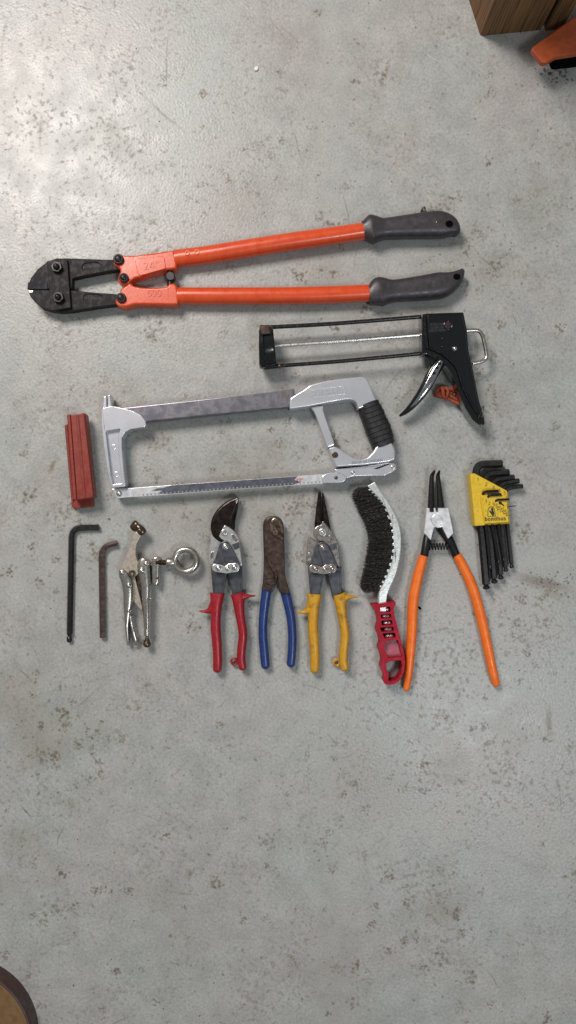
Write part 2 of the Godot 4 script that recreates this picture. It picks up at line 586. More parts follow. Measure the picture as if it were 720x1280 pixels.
	for k in 600:
		blot(rng.randf_range(-180, 900), rng.randf_range(-60, 1340), rng.randf_range(0.5, 1.3), dark, rng.randf_range(0.3, 0.85), rng.randf_range(0.7, 1.6), rng.randf() * PI)
	for k in 46:      # broad trowel sweeps and scuffs
		var x := rng.randf_range(-150, 850)
		var y := rng.randf_range(-40, 1320)
		var d := Vector2.from_angle(rng.randfn(0.9, 0.5)) * rng.randf_range(50, 150)
		scratch(x, y, x + d.x, y + d.y, rng.randf_range(2.0, 5.0), Color("b6b6b0") if rng.randf() < 0.6 else Color("8a8276"), rng.randf_range(0.03, 0.07), 6.0)
	for k in 170:
		var x := rng.randf_range(-150, 850)
		var y := rng.randf_range(-40, 1320)
		var d := Vector2.from_angle(rng.randf() * TAU) * rng.randf_range(6, 46)
		scratch(x, y, x + d.x, y + d.y, rng.randf_range(0.6, 1.2), brown if rng.randf() < 0.7 else Color("c8c8c4"), rng.randf_range(0.12, 0.4))
	for k in 60:
		blot(rng.randf_range(-150, 850), rng.randf_range(-40, 1320), rng.randf_range(0.6, 1.0), Color("d8d8d4"), 0.6)
	scratch(210, 44, 207, 112, 1.4, brown, 0.5, 1.0)
	scratch(168, 112, 228, 160, 2.4, brown, 0.35, 2.0)
	scratch(48, 140, 52, 190, 2.2, brown, 0.35)
	scratch(8, 20, 2, 90, 3.0, brown, 0.35)
	scratch(640, 716, 712, 752, 9.0, Color("776a5a"), 0.28)
	scratch(650, 722, 722, 738, 7.0, Color("6a5e50"), 0.32)
	for k in 40:
		blot(rng.randfn(685, 22), rng.randfn(728, 9), rng.randf_range(0.7, 2.2), dark, rng.randf_range(0.3, 0.7))
	scratch(705, 785, 655, 815, 2.0, brown, 0.2)
	for k in 46:
		blot(rng.randfn(697, 10), rng.randfn(93, 7), rng.randf_range(0.6, 2.4), dark, rng.randf_range(0.3, 0.75), 1.4, rng.randf())
	scratch(697, 975, 702, 1020, 1.4, Color("807c76"), 0.6, 0.4)
	scratch(27, 1008, 37, 1020, 1.6, dark, 0.4, 0.4)
	scratch(60, 590, 72, 575, 3.5, brown, 0.4)
	scratch(684, 880, 690, 925, 5.0, brown, 0.3)
	var m := StandardMaterial3D.new()
	m.albedo_texture = ImageTexture.create_from_image(Image.create_from_data(FW, FH, false, Image.FORMAT_RGB8, px_bytes))
	m.roughness_texture = ImageTexture.create_from_image(Image.create_from_data(FW, FH, false, Image.FORMAT_L8, rough))
	m.roughness_texture_channel = BaseMaterial3D.TEXTURE_CHANNEL_RED
	m.roughness = 1.0
	m.metallic_specular = 0.5
	m.heightmap_enabled = true
	m.heightmap_texture = ImageTexture.create_from_image(Image.create_from_data(FW, FH, false, Image.FORMAT_L8, relief))
	m.heightmap_scale = 0.026
	px_bytes = PackedByteArray()
	return m

func make_floor() -> void:
	var half := Vector2(5.0, 5.12)
	var uv := Vector2(half.x / (FW * TEXEL), half.y / (FH * TEXEL))
	var st := SurfaceTool.new()
	st.begin(Mesh.PRIMITIVE_TRIANGLES)
	for c: Array in [[-1, -1], [1, -1], [1, 1], [-1, -1], [1, 1], [-1, 1]]:
		st.set_normal(Vector3.UP)
		st.set_uv(Vector2(0.5 + c[0] * uv.x, 0.5 + c[1] * uv.y))
		st.add_vertex(Vector3(c[0] * half.x, 0, c[1] * half.y))
	var o := MeshInstance3D.new()
	o.mesh = st.commit()
	o.mesh.surface_set_material(0, floor_material())
	o.name = "concrete_floor"
	o.set_meta("kind", "structure")
	o.set_meta("label", "worn grey painted concrete floor with brown specks and scratches")
	add_child(o)

# ---------------------------------------------------------------- tools
func bolt_cutter() -> void:
	var t := thing("bolt_cutter", "long orange bolt cutter with black jaws and grey rubber grips", "bolt cutter", 300, 340)
	slab([34.4, 361, 34.6, 357, 38.3, 347.5, 46.7, 336.4, 59, 326.7, 70, 322.8, 84, 322.6, 130, 324.2, 148, 324.6, 153, 331, 150, 336.6, 130, 339.9, 106, 344.5, 90.5, 348, 90, 361], 0.008, 0.0205, 0.0012, 1.5, [[103, 331.5, 106, 329, 121, 328, 125, 330, 126.5, 333, 125, 335.4, 106, 338.6, 102.6, 336]])
	slab([100, 328, 129, 325.5, 129, 338, 100, 341], 0.010, 0.0192, 0.0)
	var jaw := emit("jaw", M.black_steel, t)
	slab([34.8, 352.8, 59.5, 352.8, 59.5, 361.6, 33.9, 361.6], 0.018, 0.0212, 0.0008, 0.5)
	emit("cutting_edge", M.edge_steel, jaw)
	letters("H-CARBON", 114.5, 333.2, 0.0191, 3.2, -5, M.dark_bolt, jaw, "lettering", 0.0006)
	slab([34.4, 362.2, 90, 362.2, 91, 363.0, 120, 365.6, 147, 367.6, 153, 372, 150.5, 378, 145, 380.8, 120, 384, 89, 389, 76, 390, 62, 388.2, 52, 385, 44, 378, 38, 371], 0.008, 0.0205, 0.0012, 1.5, [[105, 370, 108, 367.6, 124, 368.6, 127.8, 370.5, 128, 374, 126, 376.2, 108, 377.4, 104.5, 375]])
	slab([101, 366, 130, 367.5, 130, 377.5, 101, 379.5], 0.010, 0.0192, 0.0)
	jaw = emit("jaw", M.black_steel, t)
	slab([35.1, 362.8, 42.0, 362.8, 40.6, 365.6, 36.6, 366], 0.018, 0.0212, 0.0005, 0.5)
	emit("chipped_tip", M.nickel, jaw)
	letters("H-CARBON", 116.4, 372.8, 0.0191, 3.2, 3, M.dark_bolt, jaw, "lettering", 0.0006)
	slab([58.7, 326, 84, 324.4, 88.6, 384.4, 63.5, 388.4], 0.0205, 0.0255, 0.0009, 0.8)
	emit("side_plate", M.black_steel, t)
	slab([59, 327, 84, 325, 88, 384, 64, 388], 0.0025, 0.008, 0.0)
	emit("side_plate", M.black_steel, t)
	for p: Array in [[70.4, 333.2], [72.4, 371.2]]:
		slab_p(circle_pts(p[0], p[1], 7.2, 6, 0.2), 0.0255, 0.0315, 0.0008)
		dome(p[0], p[1], 4.2, 0.0314, 0.0365)
		emit("nut", M.dark_bolt, t)
	# forged ends
	soft([141.6, 327, 144, 319.5, 148.5, 317, 153.5, 318.8, 168, 319, 191, 316, 214, 312.9, 217.6, 314, 219.5, 322, 221, 331, 218.4, 336, 209, 336.9, 203, 338, 188, 342, 176, 346.2, 168, 348.2, 164, 351, 160.5, 355, 154, 356.6, 148, 353, 147.2, 346.5, 150, 339, 147.4, 334, 143, 331.5], 0.004, 0.0235, 0.0028, 3, 3)
	var arm := emit("forged_arm", M.orange_paint, t)
	slab([168.8, 326, 171, 323.4, 202, 320, 205.5, 322, 207.5, 335.4, 203, 336.8, 175, 344.8, 171.5, 341], 0.0225, 0.0243, 0.0008, 1.4)
	emit("raised_panel", M.orange_paint, arm)
	letters("24\"", 189, 331.6, 0.0246, 9.5, -8, M.orange_paint, arm, "raised_number", 0.0008)
	soft([144, 375.4, 145, 369, 149, 365.4, 151, 361, 156, 357.6, 161, 353.6, 164.5, 354.6, 167.5, 357.2, 180, 359.2, 197, 359.3, 208.4, 357.8, 211, 354.6, 217.6, 354.2, 221.4, 358.5, 222.4, 368, 221.8, 380, 206, 381, 184, 380.6, 168, 380.8, 158, 383.6, 149.5, 383.4, 145, 380], 0.004, 0.0235, 0.0028, 3, 3)
	arm = emit("forged_arm", M.orange_paint, t)
	letters("600", 192.8, 366.4, 0.0238, 8, 0, M.orange_paint, arm, "raised_number", 0.0007)
	slab([209.3, 359, 210.4, 359, 210.4, 374, 209.3, 374], 0.0225, 0.0239, 0.0003, 0.2)
	emit("forging_ridge", M.orange_paint, arm)
	for p: Array in [[147.6, 323.3, 6.6], [154.2, 346.7, 6.0], [150.7, 371.5, 6.2]]:
		slab_p(circle_pts(p[0], p[1], p[2], 18), 0.004, 0.0285, 0.0015)
		dome(p[0], p[1], p[2] * 0.72, 0.0282, 0.031)
		emit("pivot_bolt", M.dark_bolt, t)
	sweep([[212.8, 333, 8, 14, 9], [212.8, 357, 8, 14, 9]], 1)
	disc(212.8, 345, 5.6, 0.008, 0.021, 0.001)
	emit("stop_bolt", M.dark_bolt, t)
	sweep([[219.5, 323.4, 22, 13.5, 23], [260, 318.5, 22, 14, 23], [300, 312, 22, 14.5, 23.5], [360, 302.6, 22, 15, 23.5], [410, 295.6, 21.5, 15, 23], [462, 288, 21, 15, 23]], 5, 24, 0.0, 0.0)
	sweep([[218.6, 323.4, 19, 13.5, 20], [220.4, 323.2, 19, 13.5, 20]], 1, 20)
	var tube := emit("handle_tube", M.orange_paint, t)
	torus(234, 316.2, 0.0257, 2.4, 0.7, 0.0006)
	torus(246, 315, 0.0257, 2.6, 0.7, 0.0006)
	emit("inspection_mark", M.worn_orange, tube)
	sweep([[222.3, 370, 21, 13, 23], [260, 370.2, 21.5, 13.5, 23], [340, 370, 21.5, 14, 23], [400, 369, 21.5, 14, 23], [470, 366, 21, 14, 23]], 5, 24)
	emit("handle_tube", M.orange_paint, t)
	sweep([[453.8, 289, 23.5, 15, 25], [457, 288.4, 26, 15, 27], [463.5, 287.2, 35.5, 15, 30], [468.5, 286.8, 33, 15, 29], [476, 286.6, 27.6, 15, 27], [484, 286, 26, 15, 26], [513, 283.6, 29.8, 15, 27], [540, 281.6, 33.4, 15, 28], [552, 281.8, 33, 15, 27], [561, 284.4, 28, 15, 26], [566.4, 287.6, 20, 15, 25], [569.4, 290.6, 13, 15, 23], [570.8, 293, 8, 15, 18]], 5, 24, 0.0, 0.4, 0.78)
	var g := emit("rubber_grip", M.grey_rubber, t, 50)
	torus(561.6, 279.6, 0.0292, 3.8, 0.9, 0.0008, 0.8)
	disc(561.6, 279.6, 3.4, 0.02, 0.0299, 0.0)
	emit("hole_shade", M.dark_void, g)  # raised black disc paints the darkness inside the grip's hanging hole
	disc(547.6, 277.6, 2.6, 0.024, 0.0292, 0.0006)
	emit("moulding_pip", M.bronze_dark, g)
	sweep([[461, 369, 24, 14, 25], [465, 368.4, 27, 14, 27], [473.5, 365.4, 36, 14, 30], [479.5, 364.6, 34, 14, 29], [488, 364.2, 28.6, 14, 27], [497, 363.4, 27.4, 14, 26], [523, 360.8, 30, 14, 27], [548, 357.4, 32.4, 14, 28], [560, 354, 27.6, 14, 27], [569, 348.6, 20, 14, 25], [575, 342.4, 11.5, 14, 20], [577.6, 338.4, 6, 14, 14]], 5, 24, 0.0, 0.4, 0.78)
	g = emit("rubber_grip", M.grey_rubber, t, 50)
	torus(571, 345.8, 0.0270, 3.6, 0.9, 0.0008, 0.8)
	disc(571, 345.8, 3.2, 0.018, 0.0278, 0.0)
	emit("hole_shade", M.dark_void, g)  # same black disc, painting the shade of this grip's hole

func caulking_gun() -> void:
	var t := thing("caulking_gun", "black metal caulking gun with open rod frame and long trigger", "caulking gun", 470, 440)
	slab([526.5, 393.6, 533.5, 391.6, 579.6, 390, 584, 412.5, 586, 438, 591, 459.4, 598.3, 497.3, 605.5, 522.6, 606.4, 529.6, 603, 532, 598.6, 531.4, 590.6, 524.4, 581.6, 510, 574.6, 493.7, 568.6, 475.7, 561.6, 462.6, 554, 452.6, 546, 446, 533, 442.4, 527.4, 443.4], 0.014, 0.0365, 0.0016, 1.6)
	var body := emit("pistol_body", M.gloss_black, t)
	slab([534, 393.8, 578, 392.4, 582, 412.6, 584, 438, 589.4, 460, 596.8, 498, 602.4, 519, 600.5, 521.6, 591.4, 507, 579, 484, 571.6, 461, 562.6, 449.6, 549.6, 439.6, 536, 433.6], 0.036, 0.0392, 0.0014, 1.2, [], 3)
	emit("pressed_side", M.gloss_black, body)
	sweep([[530.6, 394, 4.4, 35, 8], [531.2, 412, 4.2, 36, 8], [534, 434.6, 4, 37, 7]], 3, 10, 0.6, 0.6)
	sweep([[534.6, 434.8, 2.2, 38.6, 3], [549.6, 440.8, 2.2, 38.6, 3], [562.3, 450.6, 2.2, 38.6, 3], [571.2, 461.6, 2.2, 38.6, 3], [578.6, 484.8, 2.2, 38.6, 3], [591, 508, 2.2, 38.4, 3], [601, 523, 2, 38, 3]], 3, 8, 0.6, 0.6)
	emit("folded_rim", M.black_rod, body)
	letters("PROFESSIONAL", 546.4, 405.4, 0.0391, 2.4, -3, M.link_grey, body, "embossed_lettering", 0.0009, false, 0.62)
	letters("CAULKING GUN", 546.4, 409.2, 0.0391, 2.4, -3, M.link_grey, body, "embossed_lettering", 0.0009, false, 0.62)
	letters("MADE IN TAIWAN", 546.4, 413, 0.0391, 2.4, -3, M.link_grey, body, "embossed_lettering", 0.0009, false, 0.62)
	torus(560.3, 406.6, 0.0393, 5.2, 0.8, 0.0006)
	emit("round_boss", M.gloss_black, body)
	disc(560.3, 406.6, 4.3, 0.038, 0.0397, 0.0003)
	emit("maroon_sticker", M.sticker_maroon, body)
	for p: Array in [[552.4, 423.4, 1.7], [552.6, 433.4, 1.7]]:
		dome(p[0], p[1], p[2], 0.0385, 0.0405)
		emit("small_rivet", M.gloss_black, body)
	dome(568.3, 436, 3.3, 0.0388, 0.0425)
	emit("rivet", M.bright_steel, t)
	# trigger
	sweep([[556, 447.6, 9, 27, 17], [549, 455, 13, 28, 17], [541, 466, 15.5, 28, 17], [534, 480, 14.5, 27, 16], [526.4, 492.4, 12.6, 25, 15], [517, 504.6, 9.8, 22, 13], [508.4, 513.6, 7, 19, 11], [500.4, 519.4, 3.6, 16, 8]], 4, 16, 0.3, 0.8, 0.6)
	var tr := emit("trigger", M.gloss_black, t, 50)
	sweep([[551.6, 451.6, 5, 36.2, 2.5], [545, 462.6, 8.4, 36.4, 2.4], [538.4, 475.6, 9, 35.6, 2.4], [530.6, 488.6, 7.2, 33.4, 2.4], [521.6, 500.6, 4.6, 29.4, 2.4], [512.6, 509.6, 2.2, 25.4, 2]], 4, 12, 0.6, 0.6)
	emit("worn_face", M.chrome_trigger, tr)
	for p: Array in [[549.6, 454.6], [546.2, 459.6], [542.6, 466.6]]:
		disc(p[0], p[1], 2.2, 0.034, 0.0378, 0.0004, 12)
		emit("link_stud", M.gloss_black, tr)
	sweep([[528.6, 442.6, 2.2, 26, 3], [534, 446, 2.2, 27, 3], [537.6, 452, 2.2, 27, 3], [536.6, 461, 2.2, 26, 3]], 3, 10, 0.8, 0.8)
	emit("release_spring", M.black_rod, t)
	# frame
	sweep([[326, 409.6, 5.2, 27, 6], [420, 404.4, 5.2, 27, 6], [530, 395.6, 5.2, 27, 6]], 3, 12)
	emit("frame_rod", M.black_rod, t)
	sweep([[328, 458.6, 5, 27, 6], [420, 452, 5, 27, 6], [530, 441.6, 5, 27, 6]], 3, 12)
	emit("frame_rod", M.black_rod, t)
	sweep([[340, 433, 4, 27, 4.2], [420, 427.2, 4.6, 27, 4.8], [530, 418.4, 5, 27, 5.2]], 3, 12)
	var pr := emit("plunger_rod", M.bright_steel, t, 25)
	for i in 42:
		var x := 408.0 + i * 2.8
		slab([x, 426.2 - (x - 420) * 0.08, x + 1.5, 426.1 - (x - 420) * 0.08, x + 1.5, 429.6 - (x - 420) * 0.08, x, 429.7 - (x - 420) * 0.08], 0.0272, 0.0293, 0.0004, 0.0)
	emit("ratchet_tooth_row", M.bright_steel, pr).set_meta("kind", "stuff")
	sweep([[324.5, 434, 52, 27, 53], [326, 434, 55, 27, 55], [329.8, 433.8, 55, 27, 55], [331, 433.7, 51, 27, 51], [341.4, 433, 49, 27, 50], [343.4, 432.8, 46, 27, 47]], 1, 40)
	var cup := emit("front_cap", M.gloss_black, t, 30)
	slab([324, 406.4, 337, 405.4, 338.6, 417, 331, 418, 326, 418], 0.044, 0.0535, 0.002, 1.5)
	emit("rusty_tab", M.rusty_steel, cup)
	sweep([[330, 458.8, 7, 27, 8], [346, 457.6, 6, 27, 7], [356, 456.8, 4.6, 27, 6]], 2, 12, 0.4, 0.6)
	emit("rod_socket", M.gloss_black, cup)
	dome(349.4, 457.6, 3.2, 0.0295, 0.0335)
	emit("socket_bolt", M.bronze_dark, cup)
	sweep([[583, 413.4, 5, 26, 5.4], [592, 413, 5, 26, 5.4], [598, 413.6, 5, 26, 5.4], [602.4, 418, 5, 26, 5.4], [605.4, 428, 5, 26, 5.4], [608, 441.4, 5, 26, 5.4], [607.6, 448, 5, 26, 5.4], [602.6, 451.8, 5, 26, 5.4], [591, 454.4, 4.6, 26, 5]], 4, 14, 0.0, 0.5)
	emit("pull_hook", M.nickel, t)
	sweep([[598, 523, 0.9, 40, 1], [601, 515, 0.9, 41, 1], [604.4, 507.6, 0.9, 40, 1], [604.6, 512, 0.9, 40, 1], [602.4, 521.6, 0.9, 39, 1]], 4, 6, 0.5, 0.5)
	emit("twisted_wire", M.bronze_dark, t)
	# cord loop round the grip
	var c := thing("cord_loop", "short rust orange cord knotted in a loop beside the black gun's handle", "cord", 562, 495)
	soft([544.6, 487.4, 548.6, 483.8, 560.6, 485, 564.8, 487, 566.6, 491.6, 563.6, 495.6, 558, 498, 551, 497, 544, 495], 0.004, 0.011, 0.003, 3, 3)
	emit("folded_cord", M.cord_red, c)
	for s: Array in [[[545, 489.6, 4.6, 11, 5], [549.6, 485, 4.6, 13, 5], [558, 485.6, 4.6, 14, 5], [565.6, 487.4, 4.6, 12, 5], [566.4, 491, 4, 9, 4]],
			[[552, 484.4, 4.4, 16, 5], [554, 489.6, 4.4, 18, 5], [554.6, 495, 4.4, 16, 5], [558, 499, 4.4, 12, 5]],
			[[558.6, 485, 4, 15, 5], [560, 490, 4, 16, 5], [558.6, 495.6, 4, 13, 5]],
			[[557, 496.4, 4, 12, 4.5], [565, 501, 4, 10, 4.5], [573, 504.4, 4, 13, 4.5], [583, 508, 4, 18, 4.5]],
			[[561, 493.4, 4, 12, 4.5], [569, 498.6, 4, 11, 4.5], [577, 502, 4, 14, 4.5], [584, 504.6, 4, 18, 4.5]]]:
		sweep(s, 5, 10, 0.7, 0.7)
		emit("cord_strand", M.cord_red, c)

func hacksaw() -> void:
	var t := thing("hacksaw", "silver hacksaw with square frame and black ribbed grip", "hacksaw", 310, 550)
	slab([143, 512, 153, 509.6, 310, 493, 368, 486, 369, 507.6, 310, 513.6, 182, 527, 144, 531], 0.006, 0.024, 0.0016, 0.8)
	emit("spine", M.spine_steel, t)
	var outline := [126.8, 529, 127.2, 512, 128.6, 510, 139, 507.4, 147, 508.8, 165.5, 513.6, 176.7, 519.2, 181.6, 526, 182.6, 530.4, 180.6, 534, 162.8, 536.6, 155.8, 540.6, 152.2, 547, 152.2, 560, 155, 593, 156.8, 606.6, 155, 608.6, 139.6, 609.6, 135, 593, 129.6, 557]
	slab(outline, 0.004, 0.0275, 0.0008, 1.2, [[131.2, 539, 150, 535.8, 147.8, 548, 149, 571, 152.4, 604, 140.8, 605.6, 136.6, 585]])
	slab([128.4, 511, 129.2, 495.6, 133, 494.6, 133.4, 511], 0.008, 0.0262, 0.0012, 1.0)
	slab([134.2, 511, 134.6, 494, 137.6, 493, 139.6, 510], 0.006, 0.0255, 0.0012, 1.0)
	var a := emit("front_arm", M.cast_silver, t)
	slab([129.6, 536, 151, 534, 154, 606, 139.6, 607.6], 0.006, 0.0205, 0.0)
	emit("recessed_panel", M.cast_silver, a)
	for p: Array in [[142.6, 558.6], [145.6, 592.6]]:
		torus(p[0], p[1], 0.0205, 3.0, 0.6, 0.0006)
		disc(p[0], p[1], 2.6, 0.019, 0.0210, 0.0003)
		emit("ejector_mark", M.cast_silver, a)
	# blade
	slab([139.6, 611.2, 156, 609.4, 157, 621.6, 145.4, 623.2], 0.003, 0.0175, 0.001, 1.0)
	emit("blade_holder", M.cast_silver, t)
	slab([141.4, 612, 157, 610.6, 300, 600.2, 416.6, 591.8, 428, 593.6, 428.6, 601.6, 416, 603.4, 310, 610.6, 200, 619, 147, 622.6], 0.0178, 0.0192, 0.0003, 0.6)
	var b := emit("blade", M.blade_bare, t)
	slab([214, 606.6, 300, 600.5, 372, 595.4, 368, 599.6, 375, 603, 366, 606.2, 310, 610, 220, 616.6, 206, 617.4, 196, 617, 203, 613.4, 190, 613.4, 197, 610.4, 204, 609.8], 0.019, 0.0195, 0.0001, 0.3)
	emit("grey_paint", M.blade_grey, b)
	for i in 46:
		var x := 178.0 + i * 4.9
		var y := 619.4 - (x - 178.0) * 0.0735
		slab([x, y - 1.9, x + 2.2, y - 2.0, x + 1.6, y + 0.1, x + 0.6, y + 0.2], 0.0177, 0.0198, 0.0001, 0.0)
		emit("saw_tooth", M.tooth_grey, b)
	letters("32\"", 374.5, 600.4, 0.0194, 4.6, -4, M.ink_red, b, "red_print", 0.0002, true)
	dome(149, 616.8, 3.8, 0.0192, 0.0225)
	emit("blade_pin", M.bright_steel, t)
	# handle
	slab([361.6, 511.6, 362.4, 497.6, 370, 492.4, 379, 487.4, 387.5, 481, 396, 478.4, 408, 475.6, 430, 472.6, 451.6, 470.6, 457, 471.4, 460, 475, 471.6, 503, 447.6, 511.6, 445.6, 503.6, 441.6, 500.2, 434, 499.4, 410, 503.6, 387, 508], 0.003, 0.0285, 0.002, 2.0, [], 3)
	var h := emit("upper_handle", M.cast_silver, t)
	var fr := cut(flat_pts([388.6, 486.8, 430.2, 481.6, 431.6, 493, 390, 497.4]), 0.8)
	slab_p(fr, 0.0275, 0.0291, 0.0003, [cut(flat_pts([389.8, 487.8, 429.2, 482.9, 430.4, 492, 391, 496.3]), 0.6)])
	emit("name_frame", M.cast_silver, h)
	letters("SNADARN", 410.2, 489.6, 0.0288, 7.0, -7, M.cast_silver, h, "raised_name", 0.0010, true)
	sweep([[459.6, 507, 27, 15, 27], [461.6, 512, 28, 15, 28], [468, 530, 28, 15, 28], [474.6, 548, 27, 15, 27], [479, 560, 26, 15, 26]], 2, 20, 0, 0, 0.7)
	emit("grip_core", M.black_grip, t)
	for i in 9:
		var k := i / 8.0
		var cx := lerpf(461.4, 479.2, k)
		var cy := lerpf(507.4, 554.6, k)
		var wide: float = [26.4, 28.4, 30, 29.6, 31, 32.6, 31.4, 30.6, 28][i]
		var d := Vector2(0.353, 0.936)
		sweep([[cx - d.x * 3.3, cy - d.y * 3.3, wide - 2.2, 15, 29.6], [cx - d.x * 2.6, cy - d.y * 2.6, wide, 15, 31.6], [cx + d.x * 2.6, cy + d.y * 2.6, wide, 15, 31.6], [cx + d.x * 3.3, cy + d.y * 3.3, wide - 2.2, 15, 29.6]], 1, 22, 0, 0, 0.72)
		emit("grip_rib", M.black_grip, t, 30)
	slab([388, 508.6, 404.6, 506.4, 404, 512, 405.6, 517.6, 418.6, 556, 409.6, 559.6, 396.6, 523.6, 392.6, 514.6], 0.006, 0.0235, 0.0016, 1.6)
	emit("strut", M.cast_silver, t)
	slab([410.6, 560, 418.6, 557.6, 428, 563, 442.8, 572.4, 452, 574, 459.6, 571.6, 466.6, 564.8, 470.6, 557.6, 488.2, 551.4, 491, 556, 494, 563, 493.8, 574.6, 486, 577.6, 455, 581.4, 420, 583.6], 0.003, 0.0285, 0.002, 2.0, [], 3)
	h = emit("lower_handle", M.cast_silver, t)
	letters("MADE IN SWEDEN", 459, 576.8, 0.0284, 3.4, -5, M.spine_steel, h, "stamped_line", 0.0003)
	disc(418.8, 568.6, 3.9, 0.0275, 0.0296, 0.0005)
	slab([418.3, 565.4, 419.6, 565.2, 419.4, 572, 418.1, 571.8], 0.029, 0.0299, 0.0001, 0.1)
	emit("clamp_screw", M.bronze_dark, h)
	# tension lever
	slab([418.4, 586.4, 455, 582.6, 485.6, 577.8, 492, 578.4, 495.6, 582, 495.4, 587, 490, 590.6, 481, 594.8, 441, 595.6, 434, 598.4, 431, 596.6, 428, 592.6, 419.6, 591.6], 0.004, 0.0225, 0.0016, 1.4)
	var lv := emit("tension_lever", M.cast_silver, t)
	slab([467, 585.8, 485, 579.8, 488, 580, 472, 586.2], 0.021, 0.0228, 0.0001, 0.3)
	emit("slot_shade", M.dark_void, lv)  # black strip laid on the lever paints the shade inside its slot
	for p: Array in [[491.2, 584], [441.4, 591]]:
		torus(p[0], p[1], 0.0225, 2.2, 0.6, 0.0006)
		dome(p[0], p[1], 1.5, 0.0222, 0.0236)
		emit("lever_pin", M.bright_steel, lv)
	soft([403, 594.6, 414, 590.6, 426, 591.6, 432.4, 596, 431, 601.4, 424, 603.6, 412, 603.6, 403, 603.4], 0.008, 0.0212, 0.0012)
	h = emit("blade_clevis", M.cast_silver, t)
	dome(420, 597.2, 2.4, 0.0205, 0.0232)
	emit("clevis_pin", M.bronze_dark, h)

func red_jaw() -> void:
	var t := thing("red_channel", "two nested lengths of red metal channel lying left of the hacksaw", "metal channel", 99, 576)
	slab([80.4, 531.4, 83.4, 529.6, 116, 628.6, 115.6, 633.4, 93, 636.2, 89.6, 633.8], 0.001, 0.004, 0.0012, 1.6)
	slab([91, 624.6, 115.6, 621, 116, 629.6, 115.2, 633.2, 94, 635.8, 91.6, 634.2], 0.003, 0.013, 0.0012, 1.2)
	emit("lower_channel", M.red_anodised, t)
	slab([82.0, 531, 84.0, 530.4, 91.6, 625, 89.8, 625.6], 0.008, 0.017, 0.0006, 0.4)
	emit("side_lip", M.red_anodised, t)
	slab([83.4, 518.2, 86.2, 517.4, 88.2, 519, 89.2, 518, 97.0, 517.8, 104.6, 516, 106.4, 518, 117.2, 621, 116.2, 622.6, 92.6, 625.4, 91.0, 623.4], 0.012, 0.030, 0.0012, 0.6)
	var c := emit("upper_channel", M.red_anodised, t)
	slab([83.8, 518.4, 87.8, 518, 95.8, 624.2, 91.4, 624.8], 0.0295, 0.0325, 0.0012, 0.5)
	emit("raised_edge", M.red_anodised, c)
	slab([98.0, 517.4, 104.8, 516.3, 116.8, 621.8, 107.6, 623], 0.0295, 0.0318, 0.001, 0.5)
	emit("raised_flat", M.red_anodised, c)
	slab([94.4, 518.4, 97.8, 518, 107.2, 622.8, 103.6, 623.2], 0.0295, 0.0306, 0.0004, 0.2)
	emit("groove", M.groove_red, c)

func hex_keys() -> void:
	var t := thing("hex_key", "larger black hex key lying loose below the red channel", "hex key", 90, 730, "loose hex keys")
	sweep(bent(123.8, 659.4, 89.6, 659.8, 87, 792, 13, 7.6, 5, 8.4), 1, 6, 0, 0, 1.0, 0.0)
	emit("shaft", M.key_black, t, 25)
	sweep([[87, 791.4, 7.4, 5, 8], [86.9, 794.4, 4.6, 5, 5], [86.8, 796, 4.8, 5, 5.2], [86.7, 798.4, 7, 5, 7.6], [86.6, 801, 6.6, 5, 7], [86.5, 802.6, 4.4, 5, 5]], 2, 12, 0, 0.2)
	emit("ball_end", M.key_black, t)
	t = thing("hex_key", "smaller brownish hex key between the black one and the locking pliers", "hex key", 130, 740, "loose hex keys")
	sweep(bent(146.6, 678.8, 127, 682.6, 128.6, 797, 14, 8, 5, 9), 1, 6, 0, 0, 1.0, PI / 6)
	emit("shaft", M.key_brown, t, 25)

